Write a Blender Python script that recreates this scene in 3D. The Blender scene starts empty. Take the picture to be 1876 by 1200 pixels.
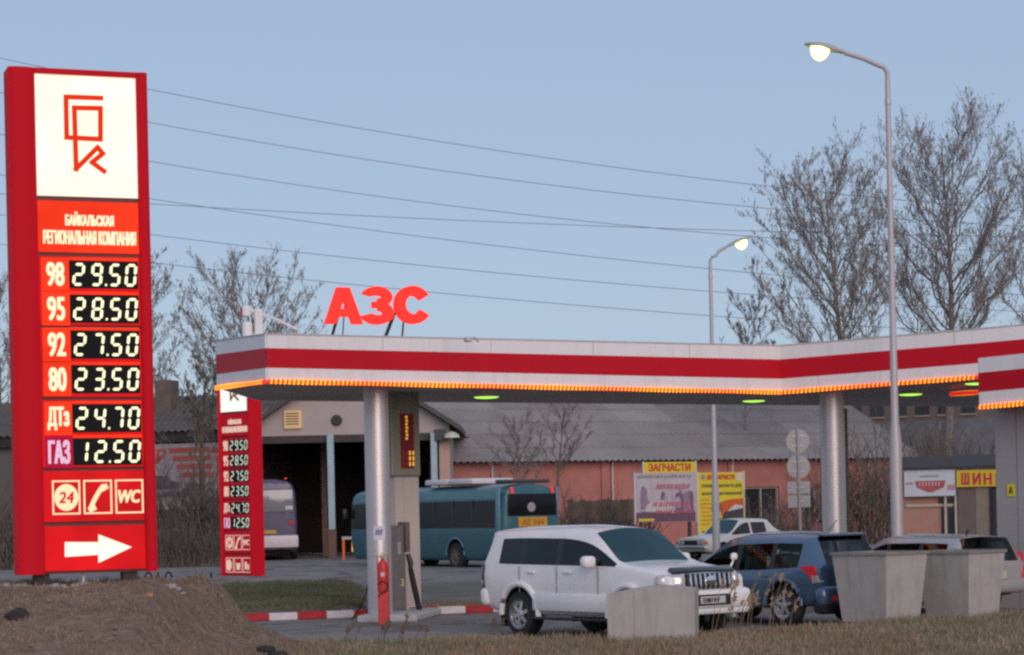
import bpy, bmesh, math, random
from mathutils import Vector, Matrix
R = math.radians
sc = bpy.context.scene
C = sc.collection

# ------------------------------------------------------------------ camera, sky, sun, exposure
F_PX, W_PX, H_PX = 4000.0, 1876.0, 1200.0
CX, HZ = 938.0, 935.0                     # principal point (horizon height in the frame)
CAM_Z = 2.15
ROLL = R(1.25)
CAM = Vector((0, 0, CAM_Z))
RC = Vector((math.cos(ROLL), 0, -math.sin(ROLL)))
UC = Vector((math.sin(ROLL), 0, math.cos(ROLL)))
YH = Vector((0, 1, 0))
cd = bpy.data.cameras.new('camera')
cam = bpy.data.objects.new('camera', cd)
C.objects.link(cam)
m3 = Matrix((RC, UC, -YH)).transposed()
cam.matrix_world = Matrix.Translation(CAM) @ m3.to_4x4()
cd.sensor_width = 36.0
cd.lens = F_PX * 36.0 / W_PX
cd.shift_y = (HZ - H_PX / 2) / W_PX
cd.clip_end = 3000
sc.camera = cam

SUN_EL, SUN_AZ = R(20), R(162)             # azimuth from +Y clockwise: low behind the camera
world = bpy.data.worlds.new('World')
sc.world = world
world.use_nodes = True
nt = world.node_tree
bg = nt.nodes['Background']
sky = nt.nodes.new('ShaderNodeTexSky')
sky.sky_type = 'NISHITA'
sky.sun_disc = False
sky.sun_elevation = SUN_EL
sky.sun_rotation = SUN_AZ
sky.air_density = 1.0
sky.dust_density = 0.4
sky.ozone_density = 2.0
SKYMIX = 0.72
mx = nt.nodes.new('ShaderNodeMix'); mx.data_type = 'RGBA'
mx.inputs[0].default_value = SKYMIX
nt.links.new(sky.outputs[0], mx.inputs[6])
mx.inputs[7].default_value = (4.95, 6.25, 8.45, 1)   # even veil of thin dusk cloud
nt.links.new(mx.outputs[2], bg.inputs[0])
bg.inputs[1].default_value = 0.085

sd = bpy.data.lights.new('sun', 'SUN')
sd.energy = 1.45
sd.angle = R(40)
sd.color = (1.0, 0.80, 0.70)
sun = bpy.data.objects.new('sun', sd)
C.objects.link(sun)
to_sun = Vector((math.sin(SUN_AZ) * math.cos(SUN_EL), math.cos(SUN_AZ) * math.cos(SUN_EL), math.sin(SUN_EL)))
sun.rotation_euler = to_sun.to_track_quat('Z', 'Y').to_euler()
sun.location = (0, -20, 30)

sc.view_settings.view_transform = 'Standard'
sc.view_settings.look = 'None'
sc.view_settings.exposure = 0.0
sc.view_settings.gamma = 1.0
sc.view_settings.use_curve_mapping = False
sc.render.engine = 'CYCLES'
sc.cycles.use_denoising = False
sc.cycles.max_bounces = 6
sc.cycles.diffuse_bounces = 3
sc.cycles.glossy_bounces = 3
sc.cycles.sample_clamp_indirect = 4.0
sc.cycles.filter_width = 2.5

# ------------------------------------------------------------------ helpers
def ray(px, py):
    return YH + RC * ((px - CX) / F_PX) + UC * ((HZ - py) / F_PX)
def P(px, py, D):
    return CAM + ray(px, py) * D
def G(px, py, z=0.0):
    d = ray(px, py)
    return CAM + d * ((z - CAM_Z) / d.z)

class Wall:
    """a vertical plane standing in the place; s runs along it, z up"""
    def __init__(s, pxL, DL, pxR, DR, z0=0.0):
        a = P(pxL, 930, DL); b = P(pxR, 930, DR)
        s.O = Vector((a.x, a.y, z0))
        d = Vector((b.x - a.x, b.y - a.y, 0)); s.len = d.length
        s.u = d.normalized(); s.n = Vector((s.u.y, -s.u.x, 0))
        s.rz = math.atan2(s.u.y, s.u.x)
    def uv(s, px, py):
        d = ray(px, py); t = (s.O - CAM).dot(s.n) / d.dot(s.n)
        p = CAM + d * t
        return (p - s.O).dot(s.u), p.z - s.O.z

MATS = {}
def mat(name, col, rough=0.6, metal=0.0, var=0.12, scale=3.0, bump=0.0, coat=0.0, emit=None, es=0.0, spec=0.5, detail=6.0, col2=None, evar=0.0):
    if name in MATS: return MATS[name]
    m = bpy.data.materials.new(name); m.use_nodes = True
    n = m.node_tree; b = n.nodes['Principled BSDF']
    b.inputs['Roughness'].default_value = rough
    b.inputs['Metallic'].default_value = metal
    b.inputs['Specular IOR Level'].default_value = spec
    b.inputs['Coat Weight'].default_value = coat
    b.inputs['Base Color'].default_value = (*col, 1)
    if var > 0 or col2:
        tc = n.nodes.new('ShaderNodeTexCoord')
        nz = n.nodes.new('ShaderNodeTexNoise')
        nz.inputs['Scale'].default_value = scale
        nz.inputs['Detail'].default_value = detail
        nz.inputs['Roughness'].default_value = 0.65
        n.links.new(tc.outputs['Object'], nz.inputs['Vector'])
        rp = n.nodes.new('ShaderNodeValToRGB')
        rp.color_ramp.elements[0].position = 0.3
        rp.color_ramp.elements[1].position = 0.7
        c2 = col2 or tuple(min(1, c * (1 + var)) for c in col)
        c1 = col if col2 else tuple(c * (1 - var) for c in col)
        rp.color_ramp.elements[0].color = (*c1, 1)
        rp.color_ramp.elements[1].color = (*c2, 1)
        n.links.new(nz.outputs['Fac'], rp.inputs['Fac'])
        n.links.new(rp.outputs['Color'], b.inputs['Base Color'])
        if bump:
            bp = n.nodes.new('ShaderNodeBump'); bp.inputs['Strength'].default_value = bump
            bp.inputs['Distance'].default_value = 0.03
            nz2 = n.nodes.new('ShaderNodeTexNoise'); nz2.inputs['Scale'].default_value = scale * 5
            nz2.inputs['Detail'].default_value = 8
            n.links.new(tc.outputs['Object'], nz2.inputs['Vector'])
            n.links.new(nz2.outputs['Fac'], bp.inputs['Height'])
            n.links.new(bp.outputs['Normal'], b.inputs['Normal'])
    if emit:
        b.inputs['Emission Color'].default_value = (*emit, 1)
        b.inputs['Emission Strength'].default_value = es
        if evar:
            t2 = n.nodes.new('ShaderNodeTexCoord'); q = n.nodes.new('ShaderNodeTexNoise'); q.inputs['Scale'].default_value = 1.5; q.inputs['Detail'].default_value = 1
            mr_ = n.nodes.new('ShaderNodeMapRange'); mr_.inputs[1].default_value = .3; mr_.inputs[2].default_value = .7
            mr_.inputs[3].default_value = es*(1-evar); mr_.inputs[4].default_value = es*(1+evar)
            n.links.new(t2.outputs['Object'], q.inputs['Vector']); n.links.new(q.outputs['Fac'], mr_.inputs[0]); n.links.new(mr_.outputs[0], b.inputs['Emission Strength'])
    MATS[name] = m
    return m

class MB:
    """collects faces; build() links them as one mesh object"""
    def __init__(s): s.v = []; s.f = []
    def poly(s, pts):
        k = len(s.v); s.v += [tuple(p) for p in pts]; s.f.append(tuple(range(k, k + len(pts)))); return s
    def box(s, c, d, rz=0.0, ry=0.0, rx=0.0):
        k = len(s.v); M = Matrix.Rotation(rz, 3, 'Z') @ Matrix.Rotation(ry, 3, 'Y') @ Matrix.Rotation(rx, 3, 'X')
        for x in (-.5, .5):
            for y in (-.5, .5):
                for z in (-.5, .5):
                    s.v.append(tuple(Vector(c) + M @ Vector((x * d[0], y * d[1], z * d[2]))))
        for q in ((0,1,3,2),(4,6,7,5),(0,4,5,1),(2,3,7,6),(0,2,6,4),(1,5,7,3)):
            s.f.append(tuple(k + i for i in q))
        return s
    def bb(s, x0, x1, y0, y1, z0, z1):
        return s.box(((x0+x1)/2, (y0+y1)/2, (z0+z1)/2), (x1-x0, y1-y0, z1-z0))
    def prism(s, pts, off):
        """closed polygon pts extruded by vector off"""
        k = len(s.v); n = len(pts); o = Vector(off)
        s.v += [tuple(p) for p in pts] + [tuple(Vector(p) + o) for p in pts]
        s.f.append(tuple(range(k, k + n))); s.f.append(tuple(range(k + 2*n - 1, k + n - 1, -1)))
        for i in range(n):
            j = (i + 1) % n; s.f.append((k + i, k + n + i, k + n + j, k + j))
        return s
    def tube(s, pts, rad, n=8, cap=True):
        pts = [Vector(p) for p in pts]
        if not hasattr(rad, '__len__'): rad = [rad] * len(pts)
        k = len(s.v)
        for i, p in enumerate(pts):
            t = (pts[min(i+1, len(pts)-1)] - pts[max(i-1, 0)]).normalized()
            a = Vector((0,0,1)) if abs(t.z) < .9 else Vector((1,0,0))
            x = t.cross(a).normalized(); y = t.cross(x)
            for j in range(n):
                q = 2*math.pi*j/n
                s.v.append(tuple(p + (x*math.cos(q) + y*math.sin(q))*rad[i]))
        for i in range(len(pts)-1):
            for j in range(n):
                j2 = (j+1) % n
                s.f.append((k+i*n+j, k+i*n+j2, k+(i+1)*n+j2, k+(i+1)*n+j))
        if cap:
            s.f.append(tuple(k + j for j in range(n))[::-1]); e = k + (len(pts)-1)*n
            s.f.append(tuple(e + j for j in range(n)))
        return s
    def lathe(s, prof, n=24, axis='Z', c=(0,0,0), sx=1, sy=1, caps=True):
        """profile of (radius, height)"""
        k = len(s.v); c = Vector(c)
        for r, h in prof:
            for j in range(n):
                q = 2*math.pi*j/n; a, b = r*math.cos(q)*sx, r*math.sin(q)*sy
                p = (a, b, h) if axis == 'Z' else ((a, h, b) if axis == 'Y' else (h, a, b))
                s.v.append(tuple(c + Vector(p)))
        for i in range(len(prof)-1):
            for j in range(n):
                j2 = (j+1) % n
                s.f.append((k+i*n+j, k+i*n+j2, k+(i+1)*n+j2, k+(i+1)*n+j))
        if caps:
            s.f.append(tuple(k+j for j in range(n))); e = k+(len(prof)-1)*n
            s.f.append(tuple(e+j for j in range(n)))
        return s
    def add(s, v, f):
        k = len(s.v); s.v += [tuple(p) for p in v]; s.f += [tuple(k+i for i in q) for q in f]; return s
    def mesh(s, name, m, smooth=False, angle=35, fix=True):
        me = bpy.data.meshes.new(name); me.from_pydata(s.v, [], s.f)
        if fix and len(s.f) < 30000:
            bm = bmesh.new(); bm.from_mesh(me); bmesh.ops.recalc_face_normals(bm, faces=bm.faces); bm.to_mesh(me); bm.free()
        if m: me.materials.append(m)
        if smooth:
            me.polygons.foreach_set('use_smooth', [True]*len(me.polygons)); me.set_sharp_from_angle(angle=R(angle))
        me.update(); return me
    def build(s, name, m, parent=None, smooth=False, loc=(0,0,0), angle=35, fix=True):
        return link(name, s.mesh(name, m, smooth, angle, fix), parent, loc)

def link(name, me, parent=None, loc=(0,0,0)):
    o = bpy.data.objects.new(name, me); C.objects.link(o); o.parent = parent; o.location = loc; return o
def tag(o, label=None, cat=None, group=None, kind=None):
    if label: o['label'] = label
    if cat: o['category'] = cat
    if group: o['group'] = group
    if kind: o['kind'] = kind
    return o
def thing(name, label, cat, loc=(0,0,0), rz=0.0, group=None):
    o = bpy.data.objects.new(name, None); C.objects.link(o); o.location = loc; o.rotation_euler = (0,0,rz)
    o.empty_display_size = 0.2
    return tag(o, label, cat, group)

_txt = {}
def text_mesh(body, h, width=None, bold=0.0, depth=0.01, shear=0.0, maxw=None):
    """lettering in the x/z plane facing -y, centred on the origin; h = cap height, width = overall width"""
    key = (body, h, width, bold, depth, shear)
    if key in _txt: return _txt[key]
    cu = bpy.data.curves.new('lettering', 'FONT'); cu.body = body; cu.size = 1.0; cu.extrude = 0.02; 
    cu.shear = shear; cu.resolution_u = 3
    o = bpy.data.objects.new('lettering', cu); C.objects.link(o)
    dg = bpy.context.evaluated_depsgraph_get()
    me = bpy.data.meshes.new_from_object(o.evaluated_get(dg))
    bpy.data.objects.remove(o); bpy.data.curves.remove(cu)
    xs = [v.co.x for v in me.vertices]; ys = [v.co.y for v in me.vertices]; zs = [v.co.z for v in me.vertices]
    x0, x1, y0, y1 = min(xs), max(xs), min(ys), max(ys)
    sy = h / (y1 - y0); sx = (width / (x1 - x0)) if width else sy
    mz = max(zs)
    for v in me.vertices:
        x, y, z = v.co
        v.co = ((x - (x0+x1)/2) * sx, -z / mz * depth, (y - (y0+y1)/2) * sy)
    if bold > 0:   # heavier strokes: the outline repeated a little to each side, each a hair further forward
        bm = bmesh.new(); k = 0
        for dx in (-1, 0, 1):
            for dz in ((-1, 1) if dx else (-1.2, 0, 1.2)):
                m2 = me.copy(); m2.transform(Matrix.Translation((dx*bold*h*1.6, -.0006*k, dz*bold*h*.9))); bm.from_mesh(m2); bpy.data.meshes.remove(m2); k += 1
        bm.to_mesh(me); bm.free()
    me.update(); _txt[key] = me
    return me
def text(name, body, h, m, parent, loc, width=None, bold=0.0, depth=0.01, shear=0.0):
    me = text_mesh(body, h, width, bold, depth, shear).copy()
    me.materials.clear(); me.materials.append(m)
    return link(name, me, parent, loc)
def stroke(mb, pts, w, y, d=0.006):
    """flat polyline of width w in the x/z plane at depth y, with mitred joints overlapping"""
    for i, (a, b) in enumerate(zip(pts[:-1], pts[1:])):
        dx, dz = b[0]-a[0], b[1]-a[1]; L = math.hypot(dx, dz)
        mb.box(((a[0]+b[0])/2, y - d/2 - 0.0004*(i % 2), (a[1]+b[1])/2), (L + w*0.98, d, w), ry=-math.atan2(dz, dx))
    return mb
def rbox(d, r, seg=2):
    bm = bmesh.new(); bmesh.ops.create_cube(bm, size=1)
    for v in bm.verts: v.co = Vector((v.co.x*d[0], v.co.y*d[1], v.co.z*d[2]))
    bmesh.ops.bevel(bm, geom=bm.edges[:], offset=r, segments=seg, affect='EDGES', profile=0.5)
    v = [p.co.copy() for p in bm.verts]; bm.verts.index_update()
    f = [[q.index for q in g.verts] for g in bm.faces]; bm.free(); return v, f
def addr(mb, d, r, c, rz=0.0, ry=0.0, rx=0.0, seg=2):
    v, f = rbox(d, r, seg); M = Matrix.Rotation(rz,3,'Z') @ Matrix.Rotation(ry,3,'Y') @ Matrix.Rotation(rx,3,'X')
    return mb.add([Vector(c) + M @ p for p in v], f)
def sstep(a, b, x):
    t = max(0.0, min(1.0, (x-a)/(b-a))); return t*t*(3-2*t)
def copy_tree(o, parent=None):
    c = o.copy(); C.objects.link(c); c.parent = parent
    for ch in o.children: copy_tree(ch, c)
    return c

# ------------------------------------------------------------------ materials
def streaked(name, c1, c2):
    m = bpy.data.materials.new(name); m.use_nodes = True; n = m.node_tree; b = n.nodes['Principled BSDF']; b.inputs['Roughness'].default_value = .45
    tc = n.nodes.new('ShaderNodeTexCoord'); mp = n.nodes.new('ShaderNodeMapping'); mp.inputs['Scale'].default_value = (4, 4, .5)
    q = n.nodes.new('ShaderNodeTexNoise'); q.inputs['Scale'].default_value = 1; q.inputs['Detail'].default_value = 7; q.inputs['Roughness'].default_value = .7
    n.links.new(tc.outputs['Object'], mp.inputs[0]); n.links.new(mp.outputs[0], q.inputs['Vector'])
    r = n.nodes.new('ShaderNodeValToRGB'); e = r.color_ramp.elements; e[0].position, e[0].color = .28, (*c2, 1); e[1].position, e[1].color = .52, (*c1, 1)
    n.links.new(q.outputs['Fac'], r.inputs['Fac']); n.links.new(r.outputs[0], b.inputs['Base Color']); return m
white_paint = streaked('white_fascia', (.82,.775,.775), (.72,.675,.665))
red_paint = mat('red_fascia', (.55,.006,.020), .5, var=.05, scale=1, spec=.2)
soffit_m = mat('soffit_grey', (.52,.46,.45), .6, var=.1, scale=.6)
steel = mat('brushed_steel', (.66,.61,.61), .42, metal=.7, var=.06, scale=2)
galv = mat('galvanised', (.55,.52,.52), .5, metal=.35, var=.08, scale=2)
dark_steel = mat('dark_steel', (.025,.023,.025), .5, var=.2)
black_rub = mat('black_rubber', (.018,.018,.019), .75, var=.25, scale=8)
black_pl = mat('black_plastic', (.02,.02,.022), .45, var=.1)
sign_red = mat('sign_red_shell', (.42,.006,.018), .7, spec=.12, var=.06, scale=1.2, emit=(.95,.008,.012), es=.16)  # faint red glow added so the shell itself shows brighter
sign_dark = mat('sign_recess', (.10,.004,.008), .5, var=.1)
panel_red = mat('backlit_red', (.34,.006,.010), .7, spec=.12, var=.05, emit=(1,.010,.012), es=.46, evar=.28)
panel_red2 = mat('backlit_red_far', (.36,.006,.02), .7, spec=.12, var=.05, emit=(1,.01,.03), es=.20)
panel_hot = mat('backlit_orange_red', (.3,.015,.005), .7, spec=.12, var=.05, emit=(1,.042,.010), es=.85, evar=.2)
panel_dim = mat('dim_glow_red', (.45,.006,.06), .7, spec=.12, var=.05, emit=(.9,.01,.035), es=.16)  # the dim label field still glows faintly by its own emission
lit_white = mat('backlit_white', (.4,.38,.33), .7, spec=.12, var=0, emit=(1,.93,.74), es=.92, evar=.10)
lit_text = mat('backlit_lettering', (.4,.33,.25), .4, var=0, emit=(1,.76,.46), es=.95)
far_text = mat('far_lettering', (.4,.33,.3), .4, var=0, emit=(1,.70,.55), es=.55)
lit_lilac = mat('dim_lettering', (.6,.4,.6), .4, var=0, emit=(.80,.55,.66), es=.48)
lit_cream = mat('backlit_icon', (.4,.33,.22), .4, var=0, emit=(1,.78,.44), es=.80)
logo_red = mat('logo_red', (.3,.012,.003), .7, var=0, spec=.1, emit=(1,.045,.004), es=.62)
disp_black = mat('display_black', (.012,.012,.013), .7, spec=.12, var=0)
seg_lit = mat('display_segment', (.6,.6,.4), .4, var=0, emit=(1,.95,.56), es=.95)
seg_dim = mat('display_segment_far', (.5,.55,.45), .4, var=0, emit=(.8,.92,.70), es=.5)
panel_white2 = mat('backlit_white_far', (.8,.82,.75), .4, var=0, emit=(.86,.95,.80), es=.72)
led_y = mat('led_bead', (.8,.4,.05), .4, var=0, emit=(1,.32,.010), es=1.5)
led_r = mat('led_rope', (.6,.05,.01), .4, var=0, emit=(1,.02,.010), es=.65)
lamp_green = mat('soffit_lamp', (.6,.8,.2), .4, var=0, emit=(.50,1,.10), es=1.15)
lamp_yel = mat('street_lamp_glow', (.9,.9,.6), .4, var=0, emit=(1,.98,.19), es=3.6)
azs_red = mat('letter_red', (.75,.03,.02), .7, spec=.12, var=.03, emit=(1,.032,.024), es=.95)
asphalt = mat('asphalt', (.2,.18,.18), .85, var=.16, scale=.7, bump=.25, detail=10)
concrete = mat('concrete', (.33,.31,.30), .85, var=.15, scale=2, bump=.2)
kerb_red = mat('kerb_red', (.42,.02,.03), .7, var=.2, scale=5)
kerb_white = mat('kerb_white', (.66,.62,.64), .7, var=.12, scale=5)
beige = mat('beige_render', (.45,.38,.36), .85, var=.08, scale=1)
bark = mat('bark', (.19,.155,.14), .9, var=.3, scale=6)
bark_l = mat('bark_pale', (.23,.19,.15), .9, var=.3, scale=6)
twig_m = mat('twigs', (.25,.21,.20), .9, var=.25, scale=3)
bud_m = mat('buds', (.27,.235,.215), .9, var=.35, scale=3)
bud_g = mat('buds_olive', (.10,.098,.068), .9, var=.35, scale=3)
brush_m = mat('thicket_twigs', (.125,.10,.085), .9, var=.35, scale=2)
leaf_green = mat('young_leaves', (.06,.085,.03), .8, var=.4, scale=2)
def clear_glass(name, tint, rough=.03, ior=1.5, gcol=(.9,.93,.93)):
    m = bpy.data.materials.new(name); m.use_nodes = True; n = m.node_tree; n.nodes.remove(n.nodes['Principled BSDF'])
    out = n.nodes['Material Output']; t = n.nodes.new('ShaderNodeBsdfTransparent'); t.inputs[0].default_value = (*tint, 1)
    g = n.nodes.new('ShaderNodeBsdfGlossy'); g.inputs['Roughness'].default_value = rough; g.inputs[0].default_value = (*gcol, 1)
    f = n.nodes.new('ShaderNodeFresnel'); f.inputs[0].default_value = ior; x = n.nodes.new('ShaderNodeMixShader')
    n.links.new(f.outputs[0], x.inputs[0]); n.links.new(t.outputs[0], x.inputs[1]); n.links.new(g.outputs[0], x.inputs[2]); n.links.new(x.outputs[0], out.inputs[0]); return m
glass_d = clear_glass('tinted_glass', (.20,.22,.22))
glass_c = clear_glass('green_glass', (.62,.74,.70), ior=1.28, gcol=(.75,.95,.92))
glass_k = mat('bus_glass', (.012,.012,.014), .2, var=0, spec=.2)
glass_t = clear_glass('windscreen_glass', (.45,.60,.60), ior=2.15, gcol=(.52,.82,.86))
seat_m = mat('seat_cloth', (.19,.18,.17), .9, var=.15, scale=4)
dash_m = mat('dash_plastic', (.045,.045,.047), .7, var=.1)
glass_w = mat('window_glass', (.03,.03,.033), .12, var=.2, spec=.6)
alloy = mat('alloy_rim', (.62,.6,.6), .32, metal=.8, var=.05)
chrome = mat('chrome', (.75,.74,.74), .15, metal=1, var=0)
tail_red = mat('tail_lamp', (.45,.008,.015), .2, var=0, coat=.5, emit=(1,.02,.03), es=.12)
lamp_clear = mat('lamp_lens', (.55,.52,.52), .12, metal=.3, var=0, coat=.6)
amber = mat('amber_lens', (.7,.16,.03), .25, var=0)

# ------------------------------------------------------------------ ground
from mathutils import noise as mnoise
def verge_edge(x):
    if x < 2.6: return 34.3
    return 34.3 + sstep(2.6, 9.0, x) * 4.2
def base_z(y): return 0.25 * sstep(50, 70, y)
def h_ground(x, y):
    z = base_z(y)
    e = verge_edge(x)
    v = 1 - sstep(e - .35, e + .25, y)
    z += .15 * v
    xw = x + .16*math.sin(y*.9)
    md = (.52 * (1 - sstep(-4.70, -4.15, xw)) + .55 * (1 - sstep(-4.75, -3.05, xw))) * sstep(21, 29.3, y) * (1 - sstep(32.0, 38.5, y))
    z += md
    if y < 40:
        z += (.035 + .10*min(1, md)) * mnoise.noise(Vector((x*1.3, y*1.3, 0))) * (v if md < .05 else 1)
        z += (.02 + .035*min(1, md)) * mnoise.noise(Vector((x*5, y*5, 3))) * (v if md < .05 else 1)
    return z
def grid_mesh(name, xs, ys, fz, m, kind='structure', mask=None):
    v = [(x, y, fz(x, y)) for y in ys for x in xs]; nx = len(xs); f = []
    for j in range(len(ys)-1):
        for i in range(nx-1):
            if mask and not mask((xs[i]+xs[i+1])/2, (ys[j]+ys[j+1])/2): continue
            f.append((j*nx+i, j*nx+i+1, (j+1)*nx+i+1, (j+1)*nx+i))
    me = bpy.data.meshes.new(name); me.from_pydata(v, [], f); me.materials.append(m)
    me.polygons.foreach_set('use_smooth', [True]*len(f)); me.update()
    o = link(name, me); o['kind'] = kind; return o
def frange(a, b, s):
    r = []; x = a
    while x < b - 1e-6: r.append(x); x += s
    return r + [b]

def soil_material():
    m = bpy.data.materials.new('dry_turf_and_soil'); m.use_nodes = True
    n = m.node_tree; b = n.nodes['Principled BSDF']; b.inputs['Roughness'].default_value = .95
    b.inputs['Specular IOR Level'].default_value = .15
    tc = n.nodes.new('ShaderNodeTexCoord')
    def nz(scale, det):
        q = n.nodes.new('ShaderNodeTexNoise'); q.inputs['Scale'].default_value = scale; q.inputs['Detail'].default_value = det
        q.inputs['Roughness'].default_value = .7
        n.links.new(tc.outputs['Object'], q.inputs['Vector']); return q
    a, c, d = nz(.55, 6), nz(7, 8), nz(40, 4)
    r1 = n.nodes.new('ShaderNodeValToRGB')
    e = r1.color_ramp.elements
    e[0].position, e[0].color = .3, (.225,.152,.118,1)
    e[1].position, e[1].color = .72, (.18,.155,.095,1)
    k = e.new(.52); k.color = (.30,.215,.165,1)
    n.links.new(a.outputs['Fac'], r1.inputs['Fac'])
    r2 = n.nodes.new('ShaderNodeValToRGB'); e = r2.color_ramp.elements
    e[0].position, e[0].color = .32, (.5,.5,.5,1); e[1].position, e[1].color = .7, (1.35,1.3,1.25,1)
    n.links.new(c.outputs['Fac'], r2.inputs['Fac'])
    mx = n.nodes.new('ShaderNodeMix'); mx.data_type = 'RGBA'; mx.blend_type = 'MULTIPLY'; mx.inputs[0].default_value = 1
    n.links.new(r1.outputs[0], mx.inputs[6]); n.links.new(r2.outputs[0], mx.inputs[7])
    n.links.new(mx.outputs[2], b.inputs['Base Color'])
    bp = n.nodes.new('ShaderNodeBump'); bp.inputs['Strength'].default_value = .7; bp.inputs['Distance'].default_value = .05
    n.links.new(d.outputs['Fac'], bp.inputs['Height']); n.links.new(bp.outputs['Normal'], b.inputs['Normal'])
    return m
soil = soil_material()

near_x = frange(-14, 14, .14); near_y = frange(14, 40, .14)
def h_verge(x, y):
    e = verge_edge(x); v = 1 - sstep(e - .35, e + .25, y); z = h_ground(x, y)
    md = max(0, z - base_z(y) - .15*v)
    return z - .07*(1 - max(sstep(0, .3, v), min(1, md/.06)))
grid_mesh('verge', near_x, near_y, h_verge, soil, mask=lambda x, y: y < verge_edge(x) + .6 or (x < -2 and y < 39.9))
grid_mesh('ground', frange(-1500, -60, 240) + frange(-40, 40, 20) + frange(60, 1500, 240), frange(-400, 0, 100) + frange(12, 60, 8) + frange(70, 230, 20) + [500, 2000],
          lambda x, y: base_z(y) - .06, mat('far_ground', (.16,.135,.115), .95, var=.25, scale=.15, bump=.2))

def asphalt_mat():
    m = bpy.data.materials.new('worn_asphalt'); m.use_nodes = True
    n = m.node_tree; b = n.nodes['Principled BSDF']; b.inputs['Roughness'].default_value = .8
    tc = n.nodes.new('ShaderNodeTexCoord')
    q = n.nodes.new('ShaderNodeTexNoise'); q.inputs['Scale'].default_value = .35; q.inputs['Detail'].default_value = 8; q.inputs['Roughness'].default_value = .65
    g = n.nodes.new('ShaderNodeTexNoise'); g.inputs['Scale'].default_value = 45; g.inputs['Detail'].default_value = 3
    for k in (q, g): n.links.new(tc.outputs['Object'], k.inputs['Vector'])
    r1 = n.nodes.new('ShaderNodeValToRGB'); e = r1.color_ramp.elements
    e[0].position, e[0].color = .3, (.175,.150,.142,1); e[1].position, e[1].color = .72, (.28,.238,.212,1)
    n.links.new(q.outputs['Fac'], r1.inputs['Fac'])
    r2 = n.nodes.new('ShaderNodeValToRGB'); e = r2.color_ramp.elements
    e[0].color = (.72,.72,.72,1); e[1].color = (1.25,1.25,1.25,1)
    n.links.new(g.outputs['Fac'], r2.inputs['Fac'])
    mx = n.nodes.new('ShaderNodeMix'); mx.data_type = 'RGBA'; mx.blend_type = 'MULTIPLY'; mx.inputs[0].default_value = 1
    n.links.new(r1.outputs[0], mx.inputs[6]); n.links.new(r2.outputs[0], mx.inputs[7])
    st = n.nodes.new('ShaderNodeTexNoise'); st.inputs['Scale'].default_value = .9; st.inputs['Detail'].default_value = 5   # oil stains and patches
    mp = n.nodes.new('ShaderNodeMapping'); mp.inputs['Scale'].default_value = (1, .45, 1); mp.inputs['Location'].default_value = (7, 3, 0)
    n.links.new(tc.outputs['Object'], mp.inputs[0]); n.links.new(mp.outputs[0], st.inputs['Vector'])
    r3 = n.nodes.new('ShaderNodeValToRGB'); e = r3.color_ramp.elements
    e[0].position, e[0].color = .36, (.55,.53,.53,1); e[1].position, e[1].color = .47, (1,1,1,1)
    n.links.new(st.outputs['Fac'], r3.inputs['Fac'])
    vo = n.nodes.new('ShaderNodeTexVoronoi'); vo.feature = 'DISTANCE_TO_EDGE'; vo.inputs['Scale'].default_value = .32
    wv = n.nodes.new('ShaderNodeMix'); wv.data_type = 'RGBA'; wv.blend_type = 'ADD'; wv.inputs[0].default_value = .5
    n.links.new(tc.outputs['Object'], wv.inputs[6]); n.links.new(st.outputs['Color'], wv.inputs[7]); n.links.new(wv.outputs[2], vo.inputs['Vector'])
    r4 = n.nodes.new('ShaderNodeValToRGB'); e = r4.color_ramp.elements
    e[0].position, e[0].color = .0, (.5,.48,.47,1); e[1].position, e[1].color = .010, (1,1,1,1)
    n.links.new(vo.outputs['Distance'], r4.inputs['Fac'])
    m2 = n.nodes.new('ShaderNodeMix'); m2.data_type = 'RGBA'; m2.blend_type = 'MULTIPLY'; m2.inputs[0].default_value = 1
    m4 = n.nodes.new('ShaderNodeMix'); m4.data_type = 'RGBA'; m4.blend_type = 'MULTIPLY'; m4.inputs[0].default_value = 1
    n.links.new(mx.outputs[2], m2.inputs[6]); n.links.new(r3.outputs[0], m2.inputs[7])
    n.links.new(m2.outputs[2], m4.inputs[6]); n.links.new(r4.outputs[0], m4.inputs[7]); n.links.new(m4.outputs[2], b.inputs['Base Color'])
    bp = n.nodes.new('ShaderNodeBump'); bp.inputs['Strength'].default_value = .3; bp.inputs['Distance'].default_value = .01
    n.links.new(g.outputs['Fac'], bp.inputs['Height']); n.links.new(bp.outputs['Normal'], b.inputs['Normal'])
    return m
grid_mesh('forecourt', frange(-40, 45, 5), frange(34, 74, 1) + [90, 104], lambda x, y: base_z(y), asphalt_mat())

# faint pale line worn into the asphalt in front of the kerb
ml = MB(); a, b_ = G(470, 1158), G(900, 1135)
ml.poly([(a.x, a.y, .005), (b_.x, b_.y, .005), (b_.x, b_.y + .16, .005), (a.x, a.y + .16, .005)])
tag(ml.build('road_line', mat('worn_line', (.22,.22,.215), .8, var=.3, scale=3)), kind='structure')

# painted kerb, block by block
kw = Wall(415, 44.4, 905, 46.3)
kroot = thing('kerb', 'low kerb painted in red and white blocks along the edge of the grass island', 'kerb', kw.O, kw.rz)
blk = MB(); addr(blk, (.60, .22, .16), .018, (.30, .11, .075), seg=1)
mr, mw = blk.mesh('kerb_stone', kerb_red), blk.mesh('kerb_stone', kerb_white)
s0 = kw.uv(440, 1138)[0]
for i in range(-1, 10):
    link('kerb_stone', mr if i % 2 == 0 else mw, kroot, (s0 + i * .606, 0, random.Random(i).uniform(-.006, .006)))

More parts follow.
